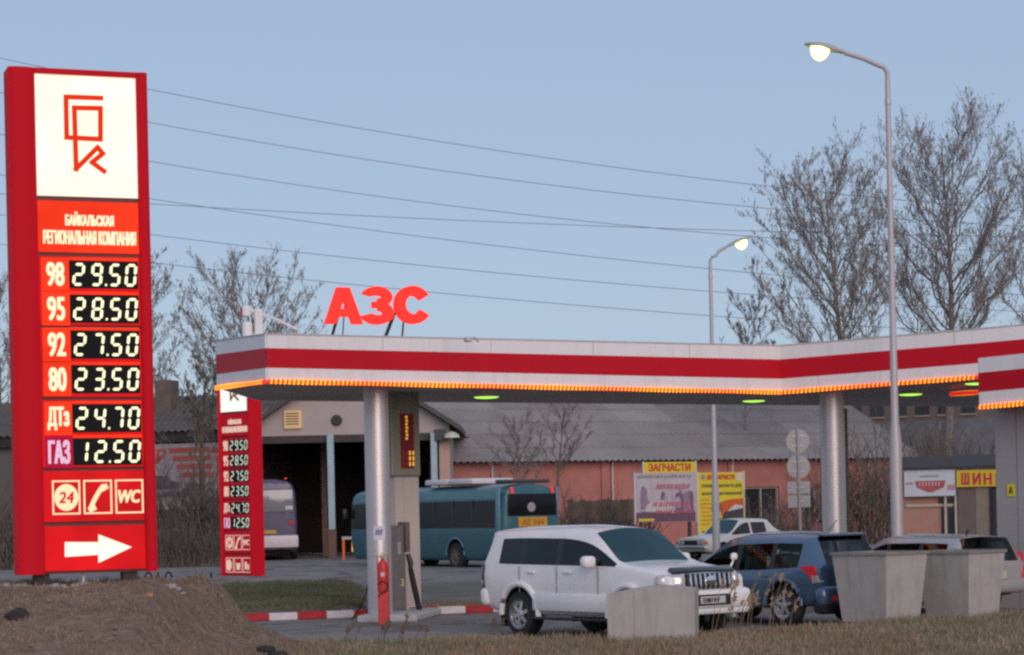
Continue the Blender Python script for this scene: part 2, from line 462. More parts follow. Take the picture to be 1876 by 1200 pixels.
# green island behind it
isl_c = G(520, 1095)
def h_isl(x, y):
    u = 4000*x/y/(1 + .0*(y-46)); w = .35*math.sin(y*1.3)
    ex = sstep(-560, -505, u + 8*w) * (1 - sstep(-330, -255, u + 14*w))
    ey = sstep(46.0, 47.4, y) * (1 - sstep(58, 66, y))
    return base_z(y) - .05 + .10*ey + .13*ex*ey + .07*mnoise.noise(Vector((x*1.1, y*.5, 5)))*ex*ey
turf = mat('island_turf', (.12,.105,.07), .95, scale=.6, bump=.6, col2=(.23,.18,.14))
grid_mesh('grass_island', frange(-10, 1.6, .2), frange(45.2, 66, .3), h_isl, turf)

# ------------------------------------------------------------------ grass blades
def blades(name, label, n, place, hmin, hmax, wid, m, seed, lean=.5):
    rnd = random.Random(seed); v = []; f = []; k = 0; tries = 0
    while k < n and tries < n*6:
        tries += 1
        p = place(rnd)
        if p is None: continue
        x, y, z = p; h = rnd.uniform(hmin, hmax) * rnd.uniform(.6, 1); a = rnd.uniform(0, 6.283); w = wid * rnd.uniform(.6, 1.4)
        dx, dy = math.cos(a)*w, math.sin(a)*w; l = rnd.uniform(-lean, lean)*h; l2 = rnd.uniform(-lean, lean)*h
        b = len(v); v += [(x-dx, y-dy, z-.02), (x+dx, y+dy, z-.02), (x+l*.4+dx*.6, y+l2*.4+dy*.6, z+h*.6), (x+l, y+l2, z+h)]
        f += [(b, b+1, b+2), (b, b+2, b+3)]; k += 1
    me = bpy.data.meshes.new(name); me.from_pydata(v, [], f); me.materials.append(m); me.update()
    return tag(link(name, me), label, 'grass', kind='stuff')
def on_verge(lo, hi, ymin, dens):
    def g(r):
        x = r.uniform(lo, hi); y = r.uniform(ymin, verge_edge(x) + .1)
        if mnoise.noise(Vector((x*.8, y*1.1, dens))) + .5*mnoise.noise(Vector((x*3, y*3, dens))) < r.uniform(-.45, .45): return None
        return x, y, h_ground(x, y)
    return g
straw = mat('dry_blades', (.37,.29,.205), .9, scale=.5, col2=(.20,.165,.10), var=.1)
greenb = mat('green_blades', (.12,.14,.05), .9, scale=.6, col2=(.22,.21,.095), var=.1)
redb = mat('reddish_blades', (.30,.15,.115), .9, scale=.6, col2=(.36,.24,.16), var=.1)
blades('dry_grass', 'short dry straw coloured grass over the verge beside the parked cars', 26000, on_verge(-3.2, 10.5, 26.5, 1), .04, .15, .006, straw, 1)
blades('green_grass', 'short green grass in patches on the verge under the bins', 15000, on_verge(-3.0, 10.5, 27, 7), .03, .12, .007, greenb, 2)
blades('red_grass', 'reddish withered grass at the bottom edge of the verge', 5000, on_verge(-1, 6, 27, 3), .05, .16, .006, redb, 3)
def on_mound(r):
    x = r.uniform(-8.5, -2.6); y = r.uniform(23, 33)
    if mnoise.noise(Vector((x*1.4, y*1.4, 2))) < r.uniform(-.5, .6): return None
    return x, y, h_ground(x, y)
blades('mound_stubble', 'sparse dry stubble on the brown earth mound under the large sign', 26000, on_mound, .02, .085, .007, mat('stubble', (.33,.24,.18), .9, scale=.7, col2=(.18,.125,.095), var=.1), 4)
def on_isl(r):
    y = r.uniform(46.6, 63); x = y*r.uniform(-555, -260)/4000
    if h_isl(x, y) - base_z(y) < .07 or mnoise.noise(Vector((x*1.2, y*.5, 8))) < r.uniform(-.6, .6): return None
    return x, y, h_isl(x, y)
blades('island_grass', 'dark green weedy grass on the island behind the painted kerb', 17000, on_isl, .04, .16, .013, mat('island_blades', (.09,.125,.05), .9, scale=.5, col2=(.25,.205,.14), var=.1), 5)
def on_isl2(r):
    x = r.uniform(-1.9, 1.6); y = r.uniform(46.6, 49)
    return x, y, .03
blades('island_dry_grass', 'dry brown grass strip behind the kerb beside the fuel pump', 4000, on_isl2, .05, .2, .012, mat('brown_blades', (.22,.16,.12), .9, scale=.8, col2=(.3,.23,.16), var=.1), 6)
# tall dry stalks in front of the blue car
def stalks(name, label, pxs, D, hh, seed, m):
    rnd = random.Random(seed); mb = MB()
    for px in pxs:
        for k in range(rnd.randint(2, 4)):
            q = px + rnd.uniform(-12, 12); d = D + rnd.uniform(-.3, .3); b = P(q, 1150, d); z = h_ground(b.x, b.y)
            h = hh * rnd.uniform(.5, 1); lx = rnd.uniform(.05, .45) * h; ly = rnd.uniform(-.1, .1)
            mb.tube([(b.x, b.y, z-.02), (b.x + lx*.3, b.y+ly*.3, z + h*.5), (b.x + lx, b.y + ly, z + h)], [.005, .004, .0025], 4)
            for s in range(4):
                t = rnd.uniform(.55, 1); c = Vector((b.x + lx*t, b.y + ly*t, z + h*t))
                mb.poly([c, c + Vector((rnd.uniform(-.06,.08), 0, rnd.uniform(.02,.07))), c + Vector((rnd.uniform(-.03,.04), 0, rnd.uniform(.05,.12)))])
    return tag(mb.build(name, m, fix=False), label, 'weeds', kind='stuff')
stalks('dry_stalks', 'tall thin straw stalks leaning in front of the blue car', [1300, 1332, 1345, 1360, 1378, 1400, 1420, 1440], 33.6, .95, 3, mat('stalk', (.26,.18,.11), .9, var=.3))
stalks('sparse_stalks', 'a few thin dry stems standing by the pump island', [640, 690, 735, 770, 905], 33.5, .4, 5, mat('stalk_dark', (.12,.09,.065), .9, var=.3))
def thicket(name, label, c, rx, ry, h, n, m, seed, leafm=None, group=None):
    """a leafless bush: many thin stems fanned out from the ground, forking twice"""
    rnd = random.Random(seed); mb = MB(); lf = MB()
    for i in range(n):
        a = rnd.uniform(0, 6.283); r = rnd.random()**.5
        p = Vector((rx*r*math.cos(a), ry*r*math.sin(a), 0)); d = Vector((rnd.gauss(0,.28), rnd.gauss(0,.2), 1)).normalized()
        L = h * rnd.uniform(.45, 1) * (1 - .35*r)
        q = p + d*L*.45; d2 = (d + Vector((rnd.gauss(0,.3), rnd.gauss(0,.3), 0))).normalized(); e = q + d2*L*.55
        rr = .010 + .004*h
        mb.tube([p, q, e], [rr*1.2, rr*.8, rr*.35], 3, cap=False)
        for k in range(4):
            t = rnd.uniform(.25, .95); s = p.lerp(q, t*2) if t < .5 else q.lerp(e, t*2-1)
            g = s + Vector((rnd.gauss(0,.4), rnd.gauss(0,.3), rnd.uniform(.2,1))).normalized()*L*rnd.uniform(.15,.35)
            mb.tube([s, g], [rr*.55, rr*.25], 3, cap=False)
            if leafm:
                for u in range(2):
                    w = s.lerp(g, rnd.random()); t1 = Vector((rnd.gauss(0,.05), rnd.gauss(0,.05), rnd.gauss(0,.05)))
                    lf.poly([w, w + t1, w + t1 + Vector((rnd.gauss(0,.04), 0, .05))])
    o = thing(name, label, 'shrub', c, 0, group)
    mb.build('stems', m, o, fix=False)
    if leafm: lf.build('leaves', leafm, o, fix=False)
    return o
def stone(name, label, c, d, seed, m):
    bm = bmesh.new(); bmesh.ops.create_icosphere(bm, subdivisions=2, radius=1)
    for v in bm.verts:
        k = 1 + .35*mnoise.noise(v.co*1.3 + Vector((seed*7.1, 0, 0)))
        v.co = Vector((v.co.x*d[0]*k, v.co.y*d[1]*k, v.co.z*d[2]*k))
    me = bpy.data.meshes.new(name); bm.to_mesh(me); bm.free(); me.materials.append(m)
    return tag(link(name, me, None, c), label, 'stone')
def clods(name, label, n, place, smin, smax, m, seed):
    rnd = random.Random(seed); mb = MB(); k = 0
    while k < n:
        p = place(rnd)
        if p is None: continue
        s = rnd.uniform(smin, smax)*rnd.uniform(.4, 1); q = []
        for (x, y, z) in ((1,0,0),(-1,0,0),(0,1,0),(0,-1,0),(0,0,1),(0,0,-1)):
            q.append((p[0]+x*s*rnd.uniform(.6,1.3), p[1]+y*s*rnd.uniform(.6,1.3), p[2]+z*s*rnd.uniform(.4,.8)))
        mb.add(q, [(0,2,4),(2,1,4),(1,3,4),(3,0,4),(2,0,5),(1,2,5),(3,1,5),(0,3,5)]); k += 1
    return tag(mb.build(name, m, fix=False), label, 'soil', kind='stuff')
def on_mound2(r):
    x = r.uniform(-8.5, -2.6); y = r.uniform(23, 33); return x, y, h_ground(x, y)
clods('soil_clods', 'brown crumbs of earth scattered over the mound under the large sign', 1500, on_mound2, .012, .05, mat('crumb', (.17,.12,.095), .95, scale=1.5, col2=(.32,.25,.20), var=.1), 9)
clods('pale_gravel', 'pale gravel bits scattered over the mound and its crest', 260, on_mound2, .012, .035, mat('pale_crumb', (.45,.41,.37), .95, var=.2), 10)
dk = mat('dark_clod', (.035,.028,.026), .95, var=.3, scale=6)
def on_g(px, py, D):
    b = P(px, py, D); return (b.x, b.y, h_ground(b.x, b.y))
c1 = on_g(35, 1166, 26.8); stone('clod', 'dark lump of earth at the lower left of the mound', (c1[0], c1[1], c1[2]+.03), (.17,.11,.09), 1, dk)
c1 = on_g(480, 1150, 30.6); stone('rock', 'black rock on the mound edge under the kerb end', (c1[0]+.05, c1[1], c1[2]+.03), (.15,.12,.07), 2, dk)
c1 = on_g(498, 1158, 30.2); stone('rock', 'larger black rock on the mound edge beside the tarmac', (c1[0]+.08, c1[1], c1[2]+.02), (.15,.12,.09), 3, dk)
c1 = on_g(525, 1178, 29.6); stone('rock', 'flat brown rock at the lowest corner of the mound', (c1[0], c1[1], c1[2]+.01), (.20,.12,.06), 4, mat('brown_clod', (.075,.06,.05), .95, var=.3, scale=6))
c1 = on_g(275, 1130, 28.2); stone('stone', 'small orange stone on the face of the mound', (c1[0], c1[1], c1[2]+.01), (.055,.05,.045), 5, mat('orange_stone', (.42,.22,.11), .9, var=.2, scale=9))
c1 = on_g(950, 1168, 33.8); stone('stone', 'small brown clod on the grass near the rear wheel of the white car', (c1[0], c1[1], c1[2]+.01), (.14,.08,.05), 6, mat('brown_clod2', (.12,.08,.05), .95, var=.3, scale=6))

# ------------------------------------------------------------------ large price sign
SW = Wall(20, 30.05, 272, 30.72, 0)
s_l = sum(SW.uv(*q)[0] for q in ((8,127),(33,1053)))/2
s_r = sum(SW.uv(*q)[0] for q in ((258,140),(285,1046)))/2
z_b = (SW.uv(33,1053)[1] + SW.uv(285,1046)[1])/2
z_t = (SW.uv(8,127)[1] + SW.uv(258,140)[1])/2
SGW, SGH = s_r - s_l, z_t - z_b
def L(px, py):
    s, z = SW.uv(px, py); return s - s_l, z - z_b
SEG = {'0':'abcdef','1':'bc','2':'abged','3':'abgcd','4':'fgbc','5':'afgcd','6':'afgedc','7':'abc','8':'abcdefg','9':'abcfgd'}
def digit_mesh(ch, w, h, m):
    key = ('d', ch, round(w,3), round(h,3), m.name)
    if key in _txt: return _txt[key]
    t = w*.24; mb = MB(); sl = .10
    def bar(x0, z0, x1, z1):
        g = t*.18
        if abs(z1-z0) < 1e-6:
            pts = [(x0+g, z0), (x0+g+t/2, z0+t/2), (x1-g-t/2, z0+t/2), (x1-g, z0), (x1-g-t/2, z0-t/2), (x0+g+t/2, z0-t/2)]
        else:
            pts = [(x0, z0+g), (x0+t/2, z0+g+t/2), (x0+t/2, z1-g-t/2), (x0, z1-g), (x0-t/2, z1-g-t/2), (x0-t/2, z0+g+t/2)]
        mb.prism([(x + sl*z, 0, z) for x, z in pts], (0, -.006, 0))
    a, b = w/2 - t/2, h/2 - t/2
    q = {'a':(-a,b,a,b),'g':(-a,0,a,0),'d':(-a,-b,a,-b),'f':(-a,0,-a,b),'b':(a,0,a,b),'e':(-a,-b,-a,0),'c':(a,-b,a,0)}
    if ch == '.': mb.prism([(t*.75*x - .0, 0, -b + t*.75*z) for x, z in ((-.5,-.6),(.5,-.6),(.7,.6),(-.3,.6))], (0,-.006,0))
    else:
        for k in SEG[ch]: bar(*q[k])
    _txt[key] = mb.mesh('digit', m); return _txt[key]

def price_sign(root, lp, rp, depth, arrow, far):
    """lp / rp: widths of the two end columns; panels keep their place between them"""
    x_p0, x_p1 = L(59, 250)[0], L(245, 250)[0]
    dx = lp - x_p0; W = x_p1 + dx + rp
    ov = lambda x: x + dx
    yb = depth/2
    def column(x0, x1):
        mb = MB(); n = 9; pts = []
        for i in range(n+1):
            t = i/n; x = x0 + (x1-x0)*t; pts.append((x, -yb - .045*math.sin(math.pi*t)**.5, 0))
        pts += [(x1, yb, 0), (x0, yb, 0)]
        return mb.prism(pts, (0, 0, SGH))
    column(0, lp).build('end_column', sign_red, root, smooth=True, angle=30)
    column(W - rp, W).build('end_column', sign_red, root, smooth=True, angle=30)
    MB().bb(lp + .002, W - rp - .002, -yb + .07, yb - .03, .004, SGH - .004).build('core', sign_dark, root)
    MB().bb(lp + .002, W - rp - .002, -yb - .02, yb - .02, SGH - .075, SGH).build('top_cap', sign_red, root)
    yf = -yb + .03
    def panel(name, y0, y1, m, x0=None, x1=None, th=.05, yo=0.0, par=root):
        a = ov(x_p0 + .012) if x0 is None else x0; b = ov(x_p1 - .012) if x1 is None else x1
        return MB().bb(a, b, yf + yo, yf + yo + th, y1, y0).build(name, m, par)
    vz = lambda y: L(158, y)[1]
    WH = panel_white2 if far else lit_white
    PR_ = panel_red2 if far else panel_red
    lp_ = panel('logo_panel', vz(137), vz(364), WH)
    path = [(412,195),(265,190),(268,360),(410,368),(410,238),(300,236),(308,492),(398,402),(420,428),(375,465),(425,502)]
    pp = [L(x/2.306, y/2.306 + 100) for x, y in path]
    stroke(MB(), [(ov(a), b) for a, b in pp], .066, yf - .001, .012).build('emblem', logo_red if not far else mat('logo_far', (.4,.03,.02), .5, var=0), lp_)
    tp = panel('name_panel', vz(373), vz(466), panel_hot if not far else PR_)
    cx = ov(L(158, 405)[0]); tx = far_text if far else lit_text
    text('lettering', 'БАЙКАЛЬСКАЯ', .185, tx, tp, (cx, yf - .004, vz(405)), width=.66, bold=.022, depth=.006)
    text('lettering', 'РЕГИОНАЛЬНАЯ КОМПАНИЯ', .185, tx, tp, (cx, yf - .004, vz(439)), width=1.27, bold=.022, depth=.006)
    rows = [('98','29.50',481,531,0),('95','28.50',543,594,0),('92','27.50',608,659,1),('80','23.50',671,722,1),('ДТз','24.70',742,793,2),('ГАЗ','12.50',804,853,2)]
    xd0, xd1 = ov(L(121,505)[0]), ov(L(246,505)[0])
    xl0 = ov(x_p0 + .04)
    for gi, (ya, yb_) in enumerate(((472,599),(603,730),(733,858))):
        gp = panel('price_panel', vz(ya+1.5), vz(yb_-1.5), PR_)
        for lab, num, y0, y1, g in rows:
            if g != gi: continue
            pm = panel_dim if lab == 'ГАЗ' else panel_hot
            panel('label_field', vz(y0-5), vz(y1+5), pm if not far else (PR_ if lab != 'ГАЗ' else panel_dim), xl0, xd0 - .004, .03, -.006, gp)
            lm = lit_lilac if lab == 'ГАЗ' else tx
            text('lettering', lab, .315 if lab != 'ДТз' else .31, lm, gp, ((xl0 + xd0)/2 + .0, yf - .008, vz((y0+y1)/2)), width=.225 if len(lab) == 2 else .28, bold=.022, depth=.005)
            d = panel('price_display', vz(y0), vz(y1), disp_black, xd0, xd1, .03, -.010, gp)
            if not far: panel('lit_edge', vz(y0-6), vz(y0-1), panel_hot, xd0, xd1, .02, -.006, gp)
            xs = [ov(L(x, 505)[0]) for x in (138, 171, 187, 204, 233)]
            sm = seg_dim if far else seg_lit
            for ch, x in zip(num, xs):
                link('digit', digit_mesh(ch, (.158 if ch != '.' else .14), .315, sm), gp, (x, yf - .0105, vz((y0+y1)/2)))
    def icons(ya, yb_, kinds):
        ip = panel('service_panel', vz(ya), vz(yb_), PR_)
        yc = (ya + yb_)/2 + 2
        for k, (xa, xb) in zip(kinds, ((90,141),(147,199),(205,256))):
            a = ov(L(xa, 910)[0]); b = ov(L(xb, 910)[0]); z1 = vz(yc - 31); z0 = vz(yc + 31); mx, mz = (a+b)/2, (z0+z1)/2
            fr = MB()
            for q in ((a,b,z1-.022,z1),(a,b,z0,z0+.022)): fr.bb(q[0], q[1], yf-.008, yf-.001, q[2], q[3])
            for q in ((a,a+.022),(b-.022,b)): fr.bb(q[0], q[1], yf-.0078, yf-.0012, z0+.0225, z1-.0225)
            CR = far_text if far else lit_cream; f = fr.build('icon_frame', CR, ip)
            ym = yf - .002
            if k == 'clock':
                MB().lathe([(.165, 0), (.165, -.006)], 28, 'Y', (mx, ym, mz), sy=1.12).build('clock_face', CR, f)
                text('lettering', '24', .15, panel_red, f, (mx, ym - .008, mz), width=.20, bold=.02, depth=.004, shear=.15)
            elif k == 'phone':
                pts = [(mx - .10 + .17*t + .03*math.sin(t*3.1), mz - .15 + .29*t**.8 + .05*math.sin(math.pi*t)) for t in [i/7 for i in range(8)]]
                mb = stroke(MB(), pts, .062, ym, .006)
                for q, an in ((pts[0], .5), (pts[-1], .5)):
                    mb.box((q[0]+.02, ym - .005, q[1] - .012), (.105, .010, .075), ry=-an)
                mb.build('handset', CR, f)
            elif k == 'wc': text('lettering', 'WC', .17, CR, f, (mx, ym - .002, mz), width=.30, bold=.03, depth=.005, shear=.2)
            elif k == 'disc': MB().lathe([(.14, 0), (.14, -.006)], 20, 'Y', (mx-.04, ym, mz), sy=1.3).build('tyre_icon', CR, f)
            elif k == 'cup':
                MB().prism([(mx-.08, ym, mz-.15), (mx+.08, ym, mz-.15), (mx+.11, ym, mz+.06), (mx-.11, ym, mz+.06)], (0,-.006,0)).build('cup_icon', CR, f)
            else:
                MB().box((mx-.05, ym-.004, mz-.02), (.1,.008,.24)).box((mx+.07, ym-.004, mz-.06), (.08,.008,.17)).build('pump_icon', CR, f)
    icons(863, 955, ('clock', 'phone', 'wc'))
    if arrow:
        ap = panel('arrow_panel', vz(963), vz(1044), panel_red)
        q = [(113,993),(174,993),(174,979),(235,1002),(174,1031),(174,1016),(113,1020)]
        MB().prism([(ov(L(x, y)[0]), yf - .001, L(x, y)[1]) for x, y in q], (0, -.01, 0)).build('arrow', lit_white, ap)
    else:
        icons(962, 1044, ('disc', 'cup', 'pump'))
    return W

sg = thing('price_sign', 'tall red illuminated fuel price sign with a white arrow panel, standing on the earth mound', 'price sign', (SW.O + SW.u*s_l + Vector((0,0,z_b))), SW.rz)
lpw = L(59, 600)[0] - 0.0
Wd = price_sign(sg, L(66, 500)[0], SGW - L(245, 250)[0], .46, True, False)
zt = h_ground(sg.location.x, sg.location.y) - z_b
for x in (.33, Wd - .36):
    MB().bb(x - .10, x + .10, -.12, .12, -.42, .01).build('foot_post', mat('foot_post', (.05,.04,.035), .8, var=.3, scale=5), sg)
MB().bb(Wd*.47, Wd*.47 + .03, -.02, .02, -.4, .0).build('cable_pipe', galv, sg)
# ragged concrete footing under the sign
ft = MB(); rnd = random.Random(8)
for i in range(44):
    t = i/43; p = SW.O + SW.u*(s_l - .4 + 2.75*t)
    addr(ft, (rnd.uniform(.05,.15), rnd.uniform(.08,.2), rnd.uniform(.03,.08)), .012, (p.x, p.y - .35 + rnd.uniform(-.1,.1), h_ground(p.x, p.y-.35) + .0), rz=rnd.uniform(0,3), rx=rnd.uniform(-.3,.3), seg=1)
tag(ft.build('broken_concrete', concrete), 'row of pale broken concrete lumps along the mound under the large sign', 'rubble', kind='stuff')

# ------------------------------------------------------------------ second price sign behind the canopy
p2 = P(416, 1054, 70.0)
sg2 = thing('price_sign', 'smaller looking red price sign partly hidden behind the left end of the canopy', 'price sign', (p2.x, p2.y, p2.z), R(-45))
W2 = price_sign(sg2, .09, .17, .44, False, True)
MB().bb(.05, W2 - .05, -.16, .16, -.06, .001).build('base_plate', mat('pale_base', (.45,.44,.3), .7, var=.1), sg2)
q = G(470, 1062, .13)
slab = MB(); addr(slab, (3.6, 2.6, .30), .03, (q.x, q.y + .6, .06), rz=R(-20), seg=1)
tag(slab.build('concrete_plinth', concrete), 'low concrete slab that carries the second price sign', 'slab')

# ------------------------------------------------------------------ canopy
def lift(p, h): return Vector((p.x, p.y, p.z + h))
cL, cA, cB, cC, cE = P(400,711,43.5), P(490,699,41.0), P(1430,719,47.5), P(1795,691,45.5), P(2010,673,44.4)
cM, cN = P(475,734,48.4), P(2010,747,56.0)
cE = cC + (cE - cC)*3.0; cN = cM + (cN - cM)*1.42   # the canopy runs on past the kiosk
edge = [cL, cA, cB, cC, cE, cN, cM]
fh = [.95, .895, 1.02, 1.01, 1.0, 1.1, .95]
can = thing('canopy', 'L shaped flat filling station canopy with white fascia and red stripe', 'canopy', (0,0,0))
cen = sum(edge, Vector())/len(edge)
# stepping the strip positions out along the edge's outward normal
def out_n(a, b):
    d = (b - a); n = Vector((d.y, -d.x, 0)).normalized(); return n
def strip(name, t0, t1, m, proud, ids):
    mb = MB()
    for i in ids:
        a, b = edge[i], edge[(i+1) % len(edge)]; ha, hb = fh[i], fh[(i+1) % len(edge)]; n = out_n(a, b)*proud
        q = [lift(a, ha*t0)+n, lift(b, hb*t0)+n, lift(b, hb*t1)+n, lift(a, ha*t1)+n]
        mb.prism(q, -n/proud*.05)
    return mb.build(name, m, can)
for i in range(7):
    # one fascia run per side, in joined panels
    a, b = edge[i], edge[(i+1) % 7]
    strip('fascia', 0, 1, white_paint, .03, [i])
    strip('red_stripe', .29, .70, red_paint, .034, [i])
    if i < 4: strip('edge_trim', .985, 1.012, mat('trim_grey', (.5,.47,.47), .5, var=.1), .045, [i])
sof = MB(); sof.poly([lift(p, .03) for p in edge]); sf = sof.build('soffit', soffit_m, can, fix=False)
top = MB(); top.poly([lift(p, h - .06) for p, h in zip(edge, fh)]); top.build('roof_deck', galv, can, fix=False)
# panel joints on the front fascia (thin cover strips)
for (a, b, ha, hb, n) in ((cA, cB, fh[1], fh[2], 5), (cB, cE, fh[2], fh[4], 3)):
    nn = out_n(a, b)*.036
    for k in range(1, n):
        t = k/n; p = a.lerp(b, t); h = ha + (hb-ha)*t
        MB().box(lift(p, h*.85) + nn*1.0, (.012, .006, h*.27), rz=math.atan2((b-a).y, (b-a).x)).build('joint_cover', mat('joint', (.55,.52,.52), .5, var=.1), can)
# rope light along the lower edge
def rope(a, b, par, z=.0, proud=.05, sp=.094, name='rope_light'):
    n = out_n(a, b)*proud; d = (b - a); k = int(d.length/sp); u = d.normalized()
    mb = MB(); mb.tube([a + n*.8 + Vector((0,0,z)), b + n*.8 + Vector((0,0,z))], .048, 6)
    o = mb.build(name, led_r, par); be = MB()
    sw = random.Random(int(a.x*100))
    for i in range(k):
        c = a + u*(sp*(i+.5)) + n*1.55 + Vector((0,0,z)); s = .85 + .15*math.sin(i*.21) 
        be.box(c, (.040*s, .02, .102*s), rz=math.atan2(u.y, u.x), ry=.25)
    bo = be.build('bead', led_y, o, fix=False); bo['kind'] = 'stuff'
    return o
rope(cL, cA, can); rope(cA, cB, can); rope(cB, cC, can); rope(cC, cE, can)
# lamps under the soffit
def soffit_lamp(px, py, D, w):
    p = P(px, py, D)
    mb = MB(); mb.lathe([(w*.5, .0), (w*.5, -.012), (w*.42, -.026), (w*.22, -.036), (.02, -.04)], 20, 'Z', (0,0,0))
    o = mb.build('soffit_lamp', lamp_green, can, smooth=True); o.location = p
    MB().lathe([(w*.56, .25), (w*.56, .0), (w*.52, -.004)], 20, 'Z').build('lamp_housing', galv, o)
    return o
for (px, py, D) in ((891,727,45.5), (1381,734,50.5), (1668,722,48.8), (1790,702,47.0)): soffit_lamp(px, py, D, .52)
a1, a2 = P(1743,722,48.5), P(1830,716,46.4)
rope(a1, a2, can, 0, .02, .10)

# columns
def column(px, D, label, px2=None):
    b = P(px, 935, D); r = .245 if D < 45 else .268
    o = thing('canopy_column', label, 'column', (b.x, b.y, 0), 0, 'round canopy columns')
    MB().lathe([(r, .03), (r, 4.86)], 32).build('shaft', steel, o, smooth=True)
    MB().lathe([(r+.05, 0), (r+.05, .04), (r+.01, .045)], 28).build('base_ring', galv, o)
    MB().lathe([(r+.012, 1.30), (r+.012, 1.312)], 28).build('seam_ring', galv, o)
    return o
col1 = column(693, 43.6, 'round steel canopy column behind the red extinguisher post')
col2 = column(1528, 48.2, 'round steel canopy column behind the blue car')
# notice stuck on column 1
st = MB(); n = 8; r = .249
for i in range(n):
    a, b = R(-112 + i*7), R(-112 + (i+1)*7)
    st.poly([(r*math.cos(a), r*math.sin(a), 1.62), (r*math.cos(b), r*math.sin(b), 1.62), (r*math.cos(b), r*math.sin(b), 1.90), (r*math.cos(a), r*math.sin(a), 1.90)])
nt_ = st.build('paper_notice', mat('paper_notice', (.62,.60,.68), .7, var=.06), col1)
mk = MB(); r2 = .252
for k in range(3):
    a0 = R(-103 + k*11)
    mk.poly([(r2*math.cos(a0), r2*math.sin(a0), 1.72), (r2*math.cos(a0+.13), r2*math.sin(a0+.13), 1.72), (r2*math.cos(a0+.22), r2*math.sin(a0+.22), 1.83), (r2*math.cos(a0+.09), r2*math.sin(a0+.09), 1.83)])
mk.build('printed_mark', mat('print_blue', (.12,.12,.22), .7, var=.1), nt_)

# pump island slab
q = G(700, 1141, .0)
isl = MB(); addr(isl, (1.20, 3.4, .15), .04, (q.x + .30, q.y + 1.75, .07), rz=R(-7), seg=2)
tag(isl.build('pump_island', mat('island_concrete', (.50,.48,.47), .8, var=.15, scale=3, bump=.2)), 'pale raised concrete pump island under the first column', 'pump island')

# red extinguisher post in front of column 1
b = G(704, 1146, .0)
ex = thing('extinguisher_post', 'red box shaped post with a fire extinguisher standing in front of the steel column', 'extinguisher post', (b.x, b.y, 0))
exr = mat('post_red', (.58,.04,.04), .5, var=.25, scale=9)
addr(MB(), (.22, .16, .62), .02, (0, 0, .31)).build('lower_box', exr, ex)
MB().lathe([(.085, .62), (.098, .66), (.10, 1.10), (.085, 1.20), (.04, 1.25), (.035, 1.29)], 18, 'Z', (-.005,0,0)).build('extinguisher', exr, ex, smooth=True)
MB().box((-.01, -.02, 1.32), (.10,.05,.06)).box((.03,-.03,1.37), (.14,.02,.02), ry=.3).build('valve', mat('valve', (.35,.28,.22), .5, var=.2), ex)
MB().bb(-.045,.035,-.106,-.102,.94,1.02).build('instruction_label', mat('inst', (.6,.52,.48), .6, var=.1), ex)
for s in (-1, 1): MB().tube([(s*.105, -.02, .60), (s*.105, -.02, 1.36)], .012, 6).build('rail', exr, ex)
MB().tube([(-.1,-.09,.80),(0,-.13,.86),(.1,-.10,.80),(.09,-.11,.70),(-.04,-.125,.62),(-.1,-.1,.55)], .014, 6).build('hose', mat('dark_hose', (.10,.02,.02), .6, var=.2), ex, smooth=True)
# slack hose left of the column
b = G(660, 1135, 0)
tag(MB().tube([(b.x+.20, b.y-.1, .78), (b.x+.13, b.y-.1, .52), (b.x+.02, b.y-.12, .26), (b.x-.13, b.y-.15, .06), (b.x-.16, b.y-.16, .01)], .016, 6).build('air_hose', black_rub, smooth=True), 'thin black hose hanging down to the ground at the left of the steel column', 'hose')

# clad pylon with price board behind column 1, and the dispenser
wp = Wall(712, 45.6, 767, 46.3, 0)
py_ = thing('pump_pylon', 'beige clad pylon with an olive box carrying red and yellow lettering', 'pylon', wp.O, wp.rz)
sA, _ = wp.uv(724, 900); sB, _ = wp.uv(767, 900); zsp = wp.uv(740, 872)[1]
clad = mat('cream_cladding', (.56,.49,.455), .6, var=.06, scale=1.5)
MB().bb(sA, sA + (sB-sA)*.36, 0, .75, .1, zsp).build('cladding_panel', clad, py_)
MB().bb(sA + (sB-sA)*.365, sB, -.004, .78, .1, zsp).build('cladding_panel', clad, py_)
olive = mat('olive_box', (.27,.25,.20), .5, var=.1)
o0, _ = wp.uv(712, 800); o1, _ = wp.uv(764, 800)
bx_ = MB(); addr(bx_, (o1-o0, .5, 4.72 - zsp), .02, ((o0+o1)/2, .16, (4.72+zsp)/2), seg=1); bx = bx_.build('board_box', olive, py_)
r0, zt_ = wp.uv(727, 758); r1, zb_ = wp.uv(753, 858)
MB().bb(r0, r1, -.105, -.088, zb_, zt_).build('red_board', mat('board_red', (.22,.012,.018), .5, var=.1), bx)
yel = mat('board_yellow', (.7,.42,.05), .5, var=0, emit=(1,.55,.06), es=.55)
dim = mat('board_dim', (.30,.06,.04), .5, var=0)
sx, sz0 = wp.uv(740, 763)[0], zt_
for k in range(7):
    MB().box((r0 + (r1-r0)*.42 + .012*(k % 2), -.112, zt_ - .07 - k*.075), (.055, .01, .052), ry=.3*(k % 2)).build('character', yel, bx)
for k, m_ in enumerate((dim, dim, yel, yel)):
    for e in range(3):
        MB().box((r0 + (r1-r0)*(.12 + .26*k), -.112, zb_ + .09 + e*.115), (.045, .01, .085)).build('character', m_, bx)
